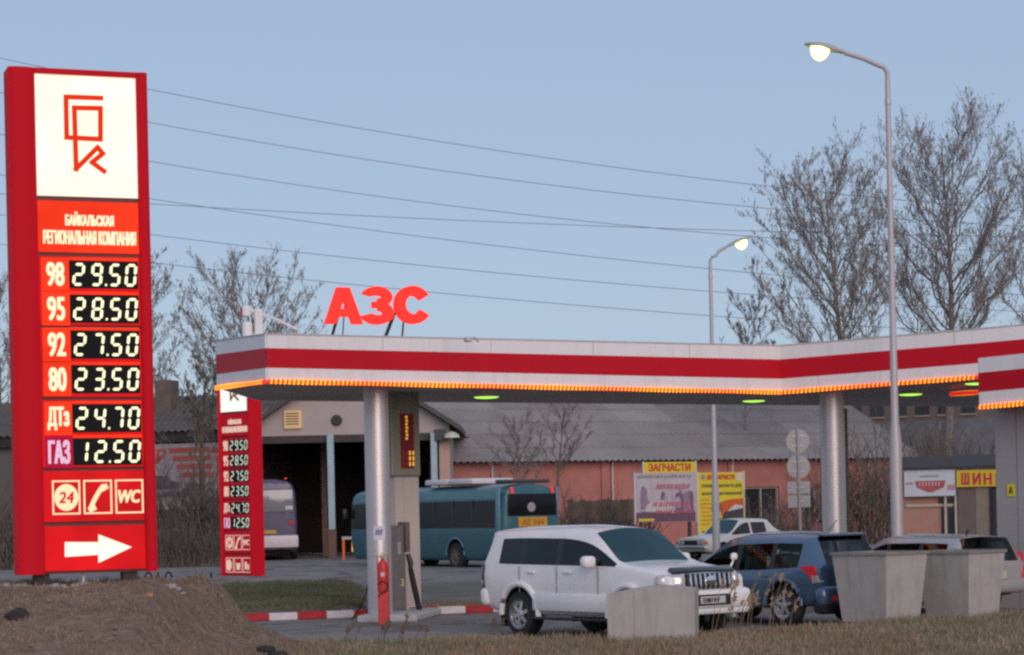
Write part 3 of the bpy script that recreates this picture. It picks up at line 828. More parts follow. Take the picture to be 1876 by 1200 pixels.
# dispenser
wd = Wall(716, 44.6, 748, 44.9, .0)
dp = thing('fuel_dispenser', 'dark grey fuel dispenser with nozzle and black hose beside the steel column', 'fuel dispenser', wd.O, wd.rz)
d0 = wd.uv(716, 1000)[0]; d1 = wd.uv(743, 1000)[0]
grey_d = mat('dispenser_grey', (.16,.145,.145), .5, var=.15, scale=4)
addr(MB(), (d1-d0, .55, 1.75), .03, ((d0+d1)/2, .28, 1.02)).build('cabinet', grey_d, dp)
addr(MB(), (.10, .3, .62), .02, (d1 + .0, .05, 1.65)).build('nozzle_holder', mat('dispenser_brown', (.14,.10,.095), .5, var=.2), dp)
MB().tube([(d1+.04, -.02, 1.30), (d1+.07, -.06, 1.12), (d1+.07, -.06, .98)], [.05,.06,.045], 8).build('nozzle', black_pl, dp, smooth=True)
MB().tube([(d1+.07, -.06, 1.0), (d1+.12, -.08, .7), (d1+.20, -.08, .4), (d1+.26, -.08, .14), (d1+.28, -.05, .1)], [.055,.062,.062,.058,.04], 8).build('hose', black_rub, dp, smooth=True)
MB().bb((d0+d1)/2 - .02, (d0+d1)/2 + .06, -.012, .002, 1.30, 1.55).build('display', mat('disp_pale', (.35,.33,.33), .4, var=.1), dp)
text('number', '3', .14, mat('num_yellow', (.6,.55,.2), .6, var=0), dp, ((d0+d1)/2 + .08, -.004, .72), bold=.02, depth=.006)
# the pylon at the second column
wq = Wall(1548, 49.4, 1562, 49.6)
p_ = thing('pump_pylon', 'narrow olive and gold pylon just behind the column by the blue car', 'pylon', wq.O, wq.rz)
MB().bb(-.05, .16, 0, .5, 0, 4.3).build('post', mat('gold_post', (.13,.11,.06), .5, var=.3, scale=6), p_)
MB().bb(-.11, .02, -.05, .3, 1.6, 2.3).build('box', mat('pylon_dark', (.06,.05,.05), .5, var=.2), p_)

# roof letters
lw = Wall(590, 42.3, 795, 43.3)
lt = thing('roof_letters', 'glowing red block letters on dark struts on the canopy roof', 'sign letters', lw.O, lw.rz)
def arc(mb, cx, cz, rx, rz, t, a0, a1, y0, d, n=16):
    for i in range(n):
        a, b = R(a0 + (a1-a0)*i/n), R(a0 + (a1-a0)*(i+1)/n)
        q = [(cx + rx*math.cos(a), y0, cz + rz*math.sin(a)), (cx + rx*math.cos(b), y0, cz + rz*math.sin(b)),
             (cx + (rx-t)*math.cos(b), y0, cz + (rz-t*.9)*math.sin(b)), (cx + (rx-t)*math.cos(a), y0, cz + (rz-t*.9)*math.sin(a))]
        mb.prism(q, (0, d, 0))
for ch, xa, xb, ya, yb in (('A',594,662,527,594),('Z',661,720,525,595),('S',722,788,524,594)):
    s0_, z0_ = lw.uv((xa+xb)/2, (ya+yb)/2); w = lw.uv(xb, ya)[0] - lw.uv(xa, ya)[0]; h = lw.uv(xa, ya)[1] - lw.uv(xa, yb)[1]
    mb = MB(); t = .205; d = .14
    if ch == 'A':
        for sg_ in (-1, 1):
            mb.prism([(sg_*w*.5, 0, -h/2), (sg_*(w*.5 - t*1.02), 0, -h/2), (sg_*.0, 0, h*.20), (sg_*.0, 0, h/2), (sg_*w*.16, 0, h/2)], (0, d, 0))
        mb.prism([(-w*.30, -.002, -h*.30), (w*.30, -.002, -h*.30), (w*.22, -.002, -h*.09), (-w*.22, -.002, -h*.09)], (0, d*.9, 0))
    elif ch == 'Z':
        arc(mb, -.01, h*.225, w*.46, h*.275, t*.95, 165, -80, 0, d)
        arc(mb, -.01, -h*.195, w*.50, h*.305, t, 80, -165, .003, d)
        mb.bb(-w*.16, w*.10, -.003, d*.9, -h*.07, h*.10)
    else:
        arc(mb, .0, 0, w*.5, h*.5, t*1.05, 32, 328, 0, d, 26)
    mb.build('letter', azs_red, lt, loc=(s0_, -.09, z0_))
def zroof(px, py): return lw.uv(px, py)[1]
for (xa, ya, xb, yb, r) in ((612,614,622,572,.03), (635,614,632,560,.012), (709,616,724,572,.035), (744,616,741,580,.018)):
    s1_, z1_ = lw.uv(xa, ya); s2_, z2_ = lw.uv(xb, yb)
    MB().tube([(s1_, .25, z1_ - .15), (s2_, .03, z2_)], r, 6).build('strut', dark_steel, lt)

# flood lights on the canopy corner
fl = P(468, 612, 42.6)
f_ = thing('floodlight_mast', 'white floodlights on a short mast at the left corner of the canopy roof', 'floodlight', fl)
wl = mat('lamp_white', (.78,.76,.76), .45, var=.05)
addr(MB(), (.16,.16,.62), .03, (.07, 0, .18)).build('mast', wl, f_)
addr(MB(), (.17,.2,.22), .04, (-.17, -.05, .44), rz=.3).build('lamp_head', wl, f_)
MB().bb(-.275,-.262,-.13,.03,.32,.53).build('lamp_face', mat('face_red', (.5,.1,.12), .4, var=.1), f_)
addr(MB(), (.2,.2,.34), .06, (-.16, .02, .08), rz=.2).build('gear_box', wl, f_)
MB().tube([(-.1,-.05,.46),(.02,0,.42),(.12,0,.45)], .04, 6).build('bracket', wl, f_)
MB().tube([(.12,0,.40),(.45,.05,.26),(.85,.1,.06)], .025, 6).build('stay', wl, f_)
q = P(857, 622, 42.3)
cc = thing('security_camera', 'small grey camera on the edge of the canopy roof right of the letters', 'camera', q)
addr(MB(), (.12,.16,.09), .02, (0,0,.0), rz=.5).build('housing', galv, cc)
MB().tube([(.03,.05,.02),(.12,.15,.05),(.2,.3,-.02)], .015, 6).build('arm', galv, cc)

# ------------------------------------------------------------------ grey kiosk at the right edge
kA, kB = P(1796, 746, 43.0), P(2080, 722, 40.6)
kB = kA + (kB - kA)*2.2
ks = thing('kiosk', 'grey kiosk with its own red striped fascia and lit edge at the right border', 'kiosk', (0,0,0))
kn = out_n(kA, kB); kback = -kn*1.55
kh = .965
def kstrip(name, t0, t1, m, pr):
    for a, b in ((kA, kB), (kA + kback, kA)):
        n = out_n(a, b)*pr
        MB().prism([lift(a, kh*t0)+n, lift(b, kh*t0)+n, lift(b, kh*t1)+n, lift(a, kh*t1)+n], -n/pr*.05).build(name, m, ks)
kstrip('fascia', 0, 1, white_paint, .03); kstrip('red_stripe', .31, .70, red_paint, .034)
MB().poly([lift(kA,.02), lift(kB,.02), lift(kB+kback,.02), lift(kA+kback,.02)]).build('soffit', soffit_m, ks, fix=False)
MB().poly([lift(kA,kh-.04), lift(kB,kh-.04), lift(kB+kback,kh-.04), lift(kA+kback,kh-.04)]).build('roof_deck', galv, ks, fix=False)
rope(kA, kB, ks)
kwall = mat('kiosk_grey', (.34,.32,.325), .6, var=.05, scale=1)
kW = Wall(1826, 43.5, 2100, 41.2)
kz = kA.z + .03; kW.len *= 2.2
kq0, kq1 = kW.O, kW.O + kW.u*kW.len
for t0, t1 in ((0, .066), (.068, .227), (.229, .45), (.452, .72), (.722, 1.0)):
    a = kW.O + kW.u*kW.len*t0; b = kW.O + kW.u*kW.len*t1
    MB().prism([Vector((a.x,a.y,0)), Vector((b.x,b.y,0)), Vector((b.x,b.y,kz)), Vector((a.x,a.y,kz))], -kW.n*3.6).build('wall_panel', kwall, ks)
s_, z_ = kW.uv(1853, 898)
p = kW.O + kW.u*s_ + kW.n*.012; p.z = z_
stx = MB(); stx.box(p, (.17, .012, .24), rz=kW.rz)
sk = stx.build('sticker', mat('sticker_yellow', (.75,.62,.02), .5, var=.05), ks)
me = text_mesh('А', .15, .09, .01, .004).copy(); me.materials.clear(); me.materials.append(black_pl)
o = link('sticker_letter', me, sk, p + kW.n*.010); o.rotation_euler = (0,0,kW.rz)

# ------------------------------------------------------------------ vehicles
def loft_body(stations, windows, paint, glass_for, wheels, wr_cut, under, cut_y, lvl=2, caps=.55, corner=.55):
    """stations: (x, zb, wb, zm, wm, zs, ws, zg, wg, zr, wr, zc); returns {slot name: (verts, faces)}"""
    bm = bmesh.new(); cl = bm.edges.layers.float.new('crease_edge'); vc = bm.verts.layers.float.new('crease_vert'); rings = []
    for (x, zb, wb, zm, wm, zs, ws, zg, wg, zr, wr, zc) in stations:
        half = [(0, zb), (wb*.9, zb), (wb, zb+.07), (wm, zm), (ws, zs), (wg, zg), (wr, zr), (wr*.55, (zr+2*zc)/3), (0, zc)]
        ring = [bm.verts.new((x, -y, z)) for y, z in half] + [bm.verts.new((x, y, z)) for y, z in half[-2:0:-1]]
        rings.append(ring)
    NR = len(rings[0]); slots = ['body', 'dark'] + [w[0] for w in windows]
    face_slot = {}
    for wi, (nm, i0, i1, j0, j1, side) in enumerate(windows):
        for i in range(i0, i1):
            for j in range(j0, j1):
                if side in ('R', 'B'): face_slot[(i, j)] = wi + 2
                if side in ('L', 'B'): face_slot[(i, NR-1-j)] = wi + 2
    for i in range(len(rings)-1):
        a, b = rings[i], rings[i+1]
        for j in range(NR):
            k = (j+1) % NR; f = bm.faces.new((a[j], b[j], b[k], a[k])); f.material_index = face_slot.get((i, j), 0)
            if j in (0, NR-1): f.material_index = 1
    bm.faces.new(rings[0]); bm.faces.new(rings[-1][::-1])
    bm.normal_update()
    for e in bm.edges:
        fs = [f.material_index for f in e.link_faces]
        if len(fs) == 2 and fs[0] != fs[1]: e[cl] = .93
    for v in bm.verts:
        sl = [f.material_index for f in v.link_faces]
        for k in set(sl):
            if k >= 2 and sl.count(k) == 1: v[vc] = max(v[vc], corner)
    for rg in (rings[0], rings[-1]):
        for j in range(NR):
            e = bm.edges.get((rg[j], rg[(j+1) % NR])); e[cl] = max(e[cl], caps)
    for i in range(len(rings)-1):
        for j in (2, NR-2, 4, NR-4):
            e = bm.edges.get((rings[i][j], rings[i+1][j])); e[cl] = max(e[cl], .35)
    bmesh.ops.recalc_face_normals(bm, faces=bm.faces)
    me = bpy.data.meshes.new('body'); bm.to_mesh(me); bm.free()
    for s in slots: me.materials.append(paint)
    o = bpy.data.objects.new('body', me); C.objects.link(o)
    sm = o.modifiers.new('s', 'SUBSURF'); sm.levels = lvl; sm.render_levels = lvl
    cut = MB()
    for (x, r) in wheels:
        for s in (-1, 1): cut.lathe([(r, min(s*cut_y, s*2)), (r, max(s*cut_y, s*2))], 28, 'Y', (x, 0, wr_cut))
    cm = cut.mesh('cutter', paint)
    for s in slots[1:]: cm.materials.append(paint)
    for p in cm.polygons: p.material_index = 1
    co = bpy.data.objects.new('cutter', cm); C.objects.link(co)
    bo = o.modifiers.new('b', 'BOOLEAN'); bo.object = co; bo.operation = 'DIFFERENCE'; bo.solver = 'EXACT'
    dg = bpy.context.evaluated_depsgraph_get(); ev = bpy.data.meshes.new_from_object(o.evaluated_get(dg))
    res = {}
    vs = [v.co.copy() for v in ev.vertices]
    for p in ev.polygons:
        v, f, mp = res.setdefault(slots[p.material_index], ([], [], {}))
        q = []
        for i in p.vertices:
            if i not in mp: mp[i] = len(v); v.append(vs[i])
            q.append(mp[i])
        f.append(q)
    bpy.data.objects.remove(o); bpy.data.objects.remove(co)
    return res
def wheel(parent, x, y, r, w, rim_m=None, spokes=6, rimr=.66):
    s = 1 if y > 0 else -1
    o = MB().lathe([(r*.60, -w/2), (r*.93, -w/2), (r, -w*.36), (r, w*.36), (r*.93, w/2), (r*.60, w/2)], 36, 'Y', caps=False).build('wheel', black_rub, parent, smooth=True, angle=40)
    o.location = (x, y, r)
    rr = r*rimr; yo = s*w*.5; rm = rim_m or alloy
    MB().lathe([(rr, yo - s*.10), (rr, yo + s*.006), (rr*.90, yo - s*.012), (rr*.86, yo - s*.06), (.01, yo - s*.07)], 32, 'Y').build('rim', rm, o, smooth=True)
    MB().lathe([(rr*.85, yo - s*.062), (.02, yo - s*.064)], 24, 'Y').build('rim_shadow', dark_steel, o)
    sp = MB()
    for k in range(spokes):
        a = 2*math.pi*k/spokes + .3
        for da in (0,):
            c, sn = math.cos(a), math.sin(a); wd = rr*.13
            pts = [(c*rr*.12 - sn*wd*1.1, yo - s*.012, sn*rr*.12 + c*wd*1.1), (c*rr*.12 + sn*wd*1.1, yo - s*.012, sn*rr*.12 - c*wd*1.1),
                   (c*rr*.93 + sn*wd*.8, yo - s*.02, sn*rr*.93 - c*wd*.8), (c*rr*.93 - sn*wd*.8, yo - s*.02, sn*rr*.93 + c*wd*.8)]
            sp.prism(pts, (0, -s*.035, 0))
    sp.lathe([(rr*.24, yo - s*.04), (rr*.24, yo - s*.004), (rr*.18, yo + s*.004)], 18, 'Y')
    sp.build('spokes', rm, o)
    return o
def assemble(name, label, cat, loc, heading, res, paint, glass, dark=None, group=None):
    o = thing(name, label, cat, loc, heading, group)
    for k, (v, f, _) in res.items():
        nm = {'body': 'body', 'dark': 'underbody'}.get(k, k.split(':')[0])
        m = paint if k == 'body' else (dark or black_pl) if k == 'dark' else glass.get(k.split(':')[0], glass['*'])
        MB().add(v, f).build(nm, m, o, smooth=True, angle=40 if k == 'body' else 50, fix=False)
    return o
def place(px, py, z, dirx, diry, lx, ly):
    """root location so that car-local ground point (lx,ly) lies under pixel px,py; heading vector (dirx,diry)"""
    g = G(px, py, z); h = math.atan2(diry, dirx); c, s = math.cos(h), math.sin(h)
    return (g.x - (lx*c - ly*s), g.y - (lx*s + ly*c), z), h

def paintm(name, col, rough=.3, coat=.6, metal=0.0, dirt=.1):
    m = mat(name, col, rough, metal=metal, var=dirt, scale=1.6, coat=coat, detail=5)
    n = m.node_tree; b = n.nodes['Principled BSDF']; src = b.inputs['Base Color'].links[0].from_socket   # the inner side of the sheet is dark trim
    ge = n.nodes.new('ShaderNodeNewGeometry'); x = n.nodes.new('ShaderNodeMix'); x.data_type = 'RGBA'
    n.links.new(ge.outputs['Backfacing'], x.inputs[0]); n.links.new(src, x.inputs[6]); x.inputs[7].default_value = (.05,.048,.047,1); n.links.new(x.outputs[2], b.inputs['Base Color'])
    return m
def cabin(car, fx, rx, w, zf, belt, dash_x, wheel_y):
    """seats, dashboard and steering wheel seen through the glass"""
    MB().bb(rx - .5, dash_x, -w, w, zf - .05, zf).build('cabin_floor', dash_m, car)
    for x in (fx, rx):
        for y in (-.36, .36):
            st = MB(); addr(st, (.48,.46,.16), .05, (x, y, zf + .22)); addr(st, (.14,.46,.62), .05, (x - .27, y, zf + .52), ry=-.2)
            addr(st, (.09,.26,.18), .04, (x - .37, y, zf + .96), ry=-.15); st.build('seat', seat_m, car, smooth=True)
    addr(MB(), (.45, w*1.8, .26), .08, (dash_x - .15, 0, belt - .16)).build('dashboard', dash_m, car, smooth=True)
    pts = [(dash_x - .45 + .06*math.sin(R(a)), wheel_y + .18*math.cos(R(a)), belt - .04 + .17*math.sin(R(a))) for a in range(0, 361, 24)]
    MB().tube(pts, .016, 6).build('steering_wheel', black_pl, car, smooth=True)

# --- white off-road car
white_car = paintm('white_car_paint', (.84,.80,.785), .32, .5, dirt=.045)
PR = [(-2.36,.52,.82,.86,.90,1.23,.88,1.25,.80,1.26,.74,1.26),
      (-2.26,.42,.86,.86,.925,1.235,.895,1.66,.77,1.79,.69,1.84),
      (-1.90,.40,.88,.86,.935,1.235,.90,1.67,.775,1.80,.70,1.875),
      (-1.32,.36,.89,.86,.94,1.225,.90,1.68,.78,1.81,.70,1.885),
      (-1.24,.36,.89,.86,.94,1.225,.90,1.68,.78,1.81,.70,1.885),
      (-.36,.36,.89,.86,.94,1.215,.90,1.67,.78,1.81,.70,1.89),
      (-.26,.36,.89,.86,.94,1.215,.90,1.67,.78,1.81,.70,1.89),
      (.48,.36,.89,.86,.94,1.21,.90,1.62,.765,1.76,.69,1.84),
      (1.14,.37,.89,.86,.94,1.21,.89,1.235,.84,1.25,.76,1.275),
      (1.70,.38,.88,.84,.93,1.15,.885,1.18,.83,1.20,.72,1.235),
      (2.22,.42,.87,.80,.905,1.08,.865,1.10,.81,1.12,.68,1.155),
      (2.36,.46,.76,.76,.82,1.00,.78,1.02,.70,1.03,.55,1.05)]
WN = [('rear_window:', 0, 1, 6, 8, 'B'), ('side_window:1', 2, 3, 4, 5, 'R'), ('side_window:2', 4, 5, 4, 5, 'R'), ('side_window:3', 6, 8, 4, 5, 'R'),
      ('side_window:4', 2, 3, 4, 5, 'L'), ('side_window:5', 4, 5, 4, 5, 'L'), ('side_window:6', 6, 8, 4, 5, 'L'), ('windshield:', 7, 8, 6, 8, 'B'),
      ('pillar:1', 3, 4, 4, 5, 'R'), ('pillar:2', 5, 6, 4, 5, 'R'), ('pillar:3', 3, 4, 4, 5, 'L'), ('pillar:4', 5, 6, 4, 5, 'L')]
rw, ax_f, ax_r = .385, 1.47, -1.32
loc, hd = place(953, 1166, 0, .62, -.785, ax_r, -.92)
res = loft_body(PR, WN, white_car, None, [(ax_f, .46), (ax_r, .46)], .40, None, .60)
pv = assemble('off_road_car', 'white off-road car parked behind the grey box bin', 'car', loc, hd, res, white_car, {'*': glass_d, 'windshield': glass_t, 'pillar': black_pl}, group='cars parked along the verge')
for x in (ax_f, ax_r):
    for y in (-.80, .80): wheel(pv, x, y, rw, .27)
    for s in (-1, 1):   # arch flares
        pts = [(x + .50*math.cos(R(a)), s*(.925 if abs(a-90) < 60 else .91), .40 + .50*math.sin(R(a))) for a in range(-8, 190, 12)]
        MB().tube(pts, .055, 8).build('wheel_arch', white_car, pv, smooth=True)
for s in (-1, 1):
    addr(MB(), (2.0, .07, .30), .03, (.06, s*.925, .60)).build('side_moulding', white_car, pv, smooth=True)
    addr(MB(), (1.9, .16, .05), .02, (.05, s*.93, .33)).build('side_step', black_pl, pv, smooth=True)
    for x in (-.98, -.02): addr(MB(), (.20, .035, .045), .015, (x, s*.932, 1.10)).build('door_handle', white_car, pv, smooth=True)
    for x in (-1.30, -.30, .76): MB().bb(x-.005, x+.005, s*.930-.008, s*.930+.008, .76, 1.20).build('door_gap', mat('gap_grey', (.28,.26,.26), .6, var=0), pv)
    addr(MB(), (.18, .26, .20), .07, (.66, s*1.05, 1.28), seg=3).build('door_mirror', white_car, pv, smooth=True)
    hl = MB(); addr(hl, (.26, .46, .24), .07, (2.21, s*.685, .955), rz=s*.62, ry=-.12, seg=3); h_ = hl.build('headlight', lamp_clear, pv, smooth=True)
    addr(MB(), (.07, .08, .07), .03, (2.185, s*.84, .99), seg=2).build('indicator_bulb', mat('indicator_red', (.6,.08,.06), .3, var=0), h_, smooth=True)
    addr(MB(), (.06, .16, .12), .02, (2.41, s*.74, .64), rz=s*.35).build('fog_lamp', mat('fog', (.3,.24,.22), .3, var=0), pv, smooth=True)
    tl = addr(MB(), (.12, .10, .42), .03, (-2.34, s*.85, 1.02), seg=2).build('tail_lamp', mat('tail_smoked', (.10,.025,.035), .2, var=0, coat=.5), pv, smooth=True)
    addr(MB(), (.10, .09, .14), .03, (-2.36, s*.855, .90), seg=2).build('clear_lens', lamp_clear, tl, smooth=True)
    MB().bb(ax_r-.52, ax_r-.50, s*.80-.12, s*.80+.12, .16, .50).build('mud_flap', black_rub, pv)
addr(MB(), (.30, 1.82, .34), .10, (2.32, 0, .66), seg=3).build('front_bumper', white_car, pv, smooth=True)
addr(MB(), (.26, 1.74, .12), .05, (2.31, 0, .48), seg=2).build('bumper_skirt', white_car, pv, smooth=True)
addr(MB(), (.24, 1.86, .32), .09, (-2.33, 0, .66), seg=3).build('rear_bumper', white_car, pv, smooth=True)
gr = addr(MB(), (.10, .98, .26), .03, (2.37, 0, .955)).build('grille', black_pl, pv)
for k in range(9): addr(MB(), (.05, .042, .25), .012, (2.415, -.42 + k*.105, .955), ry=-.12).build('grille_bar', chrome, gr, smooth=True)
MB().lathe([(.085, 0), (.085, .03), (.07, .035)], 20, 'X', (2.425, 0, .965), sx=1.25).build('emblem', chrome, gr, smooth=True)
addr(MB(), (.16, 1.34, .09), .035, (2.22, 0, 1.125), ry=.5).build('bonnet_guard', mat('smoked_guard', (.03,.035,.045), .15, var=0, coat=.5), pv, smooth=True)
pl = MB().bb(2.478, 2.488, -.27, .27, .60, .715).build('number_plate', mat('plate_white', (.6,.57,.55), .5, var=.05), pv)
MB().bb(2.450, 2.476, -.40, .40, .57, .745).build('plate_recess', black_pl, pv)
me = text_mesh('Е087АУ', .075, .36, .01, .004).copy(); me.materials.clear(); me.materials.append(black_pl)
o = link('plate_lettering', me, pl, (2.492, -.04, .657)); o.rotation_euler = (0,0,R(90))
cabin(pv, .15, -.85, .80, .55, 1.22, .98, -.38)
# stalk mirror on the far wing, wiper
MB().tube([(2.0, .80, 1.08), (2.06, .84, 1.2), (2.08, .86, 1.28)], .02, 6).build('wing_mirror_stem', white_car, pv, smooth=True)
addr(MB(), (.10, .12, .12), .045, (2.08, .87, 1.32), seg=3).build('wing_mirror', white_car, pv, smooth=True)
MB().tube([(1.06, -.55, 1.28), (1.03, .0, 1.31), (1.0, .6, 1.295)], .012, 5).build('wiper', black_pl, pv)

# --- blue crossover, seen from behind
blue_p = paintm('blue_car_paint', (.085,.145,.235), .28, .7, metal=.35, dirt=.06)
RV = [(-2.16,.46,.80,.74,.875,1.04,.82,1.07,.74,1.08,.66,1.08),
      (-1.86,.38,.82,.76,.90,1.05,.87,1.46,.70,1.58,.58,1.61),
      (-1.66,.34,.83,.76,.905,1.04,.875,1.46,.71,1.59,.60,1.64),
      (-1.02,.30,.84,.74,.905,1.00,.875,1.47,.72,1.60,.62,1.67),
      (-.94,.30,.84,.74,.905,.995,.875,1.47,.72,1.60,.62,1.67),
      (-.12,.30,.84,.74,.905,.965,.875,1.45,.72,1.59,.62,1.67),
      (-.02,.30,.84,.74,.905,.96,.875,1.45,.72,1.59,.62,1.665),
      (.36,.30,.84,.74,.905,.95,.87,1.40,.70,1.53,.60,1.61),
      (1.28,.30,.84,.74,.90,.94,.85,.96,.80,.97,.72,.99),
      (1.75,.32,.82,.70,.88,.86,.83,.88,.76,.89,.65,.93),
      (2.20,.38,.70,.62,.76,.74,.70,.76,.62,.77,.5,.79)]
WR = [('rear_window:', 0, 1, 6, 8, 'B'), ('side_window:1', 2, 3, 4, 5, 'R'), ('side_window:2', 4, 5, 4, 5, 'R'), ('side_window:3', 6, 8, 4, 5, 'R'),
      ('side_window:4', 2, 3, 4, 5, 'L'), ('side_window:5', 4, 5, 4, 5, 'L'), ('side_window:6', 6, 8, 4, 5, 'L'), ('windshield:', 7, 8, 6, 8, 'B'),
      ('pillar:1', 3, 4, 4, 5, 'R'), ('pillar:2', 5, 6, 4, 5, 'R'), ('pillar:3', 3, 4, 4, 5, 'L'), ('pillar:4', 5, 6, 4, 5, 'L')]
ax_f, ax_r, rw = 1.38, -1.28, .36
loc, hd = place(1437, 1147, 0, -.60, .80, ax_r, .86)
res = loft_body(RV, WR, blue_p, None, [(ax_f, .43), (ax_r, .43)], .37, None, .60)
rv = assemble('crossover_car', 'blue crossover car seen from behind between the white car and the bins', 'car', loc, hd, res, blue_p, {'*': glass_c, 'rear_window': glass_d, 'pillar': black_pl}, group='cars parked along the verge')
for x in (ax_f, ax_r):
    for y in (-.76, .76): wheel(rv, x, y, rw, .24, spokes=5)
for s in (-1, 1):
    tl = MB().prism([(-1.70,s*.72,1.065),(-2.05,s*.72,1.065),(-2.15,s*.72,.78),(-2.02,s*.72,.76),(-1.92,s*.72,.90)], (0,s*.155,0)).build('tail_lamp', tail_red, rv)
    MB().prism([(-2.00,s*.74,.90),(-2.125,s*.74,.90),(-2.165,s*.74,.785),(-2.02,s*.74,.765)], (0,s*.142,0)).build('clear_lens', lamp_clear, tl)
    addr(MB(), (.05, .16, .09), .02, (-2.25, s*.62, .50), rz=s*-.25).build('reflector', tail_red, rv, smooth=True)
    addr(MB(), (.16, .22, .16), .05, (.72, s*1.0, 1.03), seg=3).build('door_mirror', blue_p, rv, smooth=True)
    for x in (-.85, .10): addr(MB(), (.20, .03, .04), .012, (x, s*.895, .88)).build('door_handle', blue_p, rv, smooth=True)
    for x in (ax_f, ax_r):
        pts = [(x + .46*math.cos(R(a)), s*.885, .37 + .46*math.sin(R(a))) for a in range(0, 181, 15)]
        MB().tube(pts, .035, 8).build('wheel_arch', blue_p, rv, smooth=True)
addr(MB(), (.28, 1.74, .36), .12, (-2.13, 0, .54), seg=3).build('rear_bumper', blue_p, rv, smooth=True)
addr(MB(), (.30, 1.66, .28), .09, (-2.09, 0, .36), seg=2).build('bumper_skirt', black_pl, rv, smooth=True)
addr(MB(), (.14, 1.10, .04), .015, (-1.90, 0, 1.60), ry=-.1, seg=2).build('roof_spoiler', blue_p, rv, smooth=True)
addr(MB(), (.05, .62, .07), .02, (-2.20, 0, .86), seg=2).build('tailgate_trim', chrome, rv, smooth=True)
MB().tube([(-1.55, 0, 1.65), (-1.78, 0, 1.85)], .008, 5).build('aerial', black_pl, rv)
MB().bb(-2.235,-2.22,-.26,.26,.66,.78).build('number_plate', mat('plate_white', (.6,.57,.55)), rv)
cabin(rv, .25, -.70, .76, .42, .97, 1.10, -.36)
# --- silver estate at the right
silver = paintm('silver_car_paint', (.46,.44,.445), .33, .5, metal=.4, dirt=.05)
SV = [(-2.20,.42,.72,.66,.83,.93,.82,.96,.76,.97,.68,.97),
      (-1.98,.34,.78,.68,.855,.93,.84,1.32,.68,1.42,.58,1.45),
      (-1.80,.30,.80,.68,.86,.93,.845,1.33,.69,1.43,.60,1.47),
      (-1.10,.26,.80,.68,.86,.92,.845,1.34,.70,1.44,.62,1.50),
      (-1.02,.26,.80,.68,.86,.92,.845,1.34,.70,1.44,.62,1.50),
      (-.14,.26,.80,.66,.86,.90,.845,1.33,.70,1.44,.62,1.51),
      (-.06,.26,.80,.66,.86,.90,.845,1.33,.70,1.44,.62,1.51),
      (.30,.26,.80,.66,.86,.89,.84,1.28,.68,1.39,.60,1.46),
      (1.15,.26,.80,.66,.855,.88,.82,.89,.77,.90,.70,.92),
      (1.7,.28,.78,.62,.84,.78,.80,.80,.73,.81,.62,.85),
      (2.15,.34,.66,.56,.72,.66,.67,.68,.6,.69,.48,.71)]
ax_f, ax_r, rw = 1.35, -1.25, .31
sd_ = Vector((-.50, .866)); q = P(1752, 1000, 40.6)
ca, sa = sd_.x, sd_.y
loc = (q.x - (-2.15*ca - .82*sa), q.y - (-2.15*sa + .82*ca), 0.02); hd = math.atan2(sa, ca)
res = loft_body(SV, WR, silver, None, [(ax_f, .37), (ax_r, .37)], .32, None, .58)
sv = assemble('estate_car', 'silver estate car seen from behind at the right, past the two bins', 'car', loc, hd, res, silver, {'*': glass_t, 'pillar': black_pl, 'side_window': glass_d}, group='cars parked along the verge')
for x in (ax_f, ax_r):
    for y in (-.74, .74): wheel(sv, x, y, rw, .2, spokes=7)
for s in (-1, 1):
    addr(MB(), (.14, .10, .52), .035, (-2.12, s*.79, .88), ry=.22, seg=2).build('tail_lamp', tail_red, sv, smooth=True)
    addr(MB(), (.16, .2, .13), .045, (.66, s*.95, .96), seg=3).build('door_mirror', silver, sv, smooth=True)
addr(MB(), (.24, 1.66, .30), .10, (-2.18, 0, .52), seg=3).build('rear_bumper', silver, sv, smooth=True)
MB().bb(-2.30,-2.285,-.27,.27,.66,.78).build('number_plate', mat('plate_yellowish', (.5,.47,.33), .5, var=.05), sv)
MB().bb(-2.29,-2.24,-.33,.33,.63,.81).build('plate_recess', silver, sv)
MB().tube([(-1.5, 0, 1.47), (-1.56, 0, 1.58)], .018, 6).build('aerial', black_pl, sv)
cabin(sv, .20, -.75, .72, .34, .90, 1.0, -.34)
# --- old white saloon in the distance
old_w = paintm('old_white_paint', (.62,.58,.55), .4, .2, dirt=.08)
LV = [(-2.02,.36,.70,.60,.78,.86,.76,.88,.70,.89,.6,.90),
      (-1.45,.26,.76,.60,.80,.90,.78,.92,.72,.93,.62,.94),
      (-1.02,.22,.77,.60,.80,.90,.785,1.28,.64,1.37,.56,1.41),
      (-.82,.22,.77,.60,.80,.90,.785,1.29,.65,1.38,.57,1.42),
      (-.12,.22,.77,.60,.80,.90,.785,1.30,.66,1.39,.58,1.44),
      (-.05,.22,.77,.60,.80,.90,.785,1.30,.66,1.39,.58,1.44),
      (.30,.22,.77,.60,.80,.89,.78,1.27,.65,1.36,.57,1.41),
      (.80,.22,.77,.60,.80,.88,.77,.89,.73,.90,.66,.92),
      (1.5,.24,.76,.58,.79,.82,.76,.83,.70,.84,.6,.87),
      (2.0,.34,.72,.56,.76,.76,.74,.77,.68,.78,.6,.79)]
WL = [('rear_window:', 1, 2, 6, 8, 'B'), ('side_window:1', 3, 4, 4, 5, 'R'), ('side_window:2', 5, 7, 4, 5, 'R'), ('side_window:3', 3, 4, 4, 5, 'L'), ('side_window:4', 5, 7, 4, 5, 'L'),
      ('windshield:', 6, 7, 6, 8, 'B')]
ax_f, ax_r, rw = 1.22, -1.2, .29
q = P(1288, 1000, 74.0); ca, sa = -.80, -.60; z0 = base_z(74) + .03
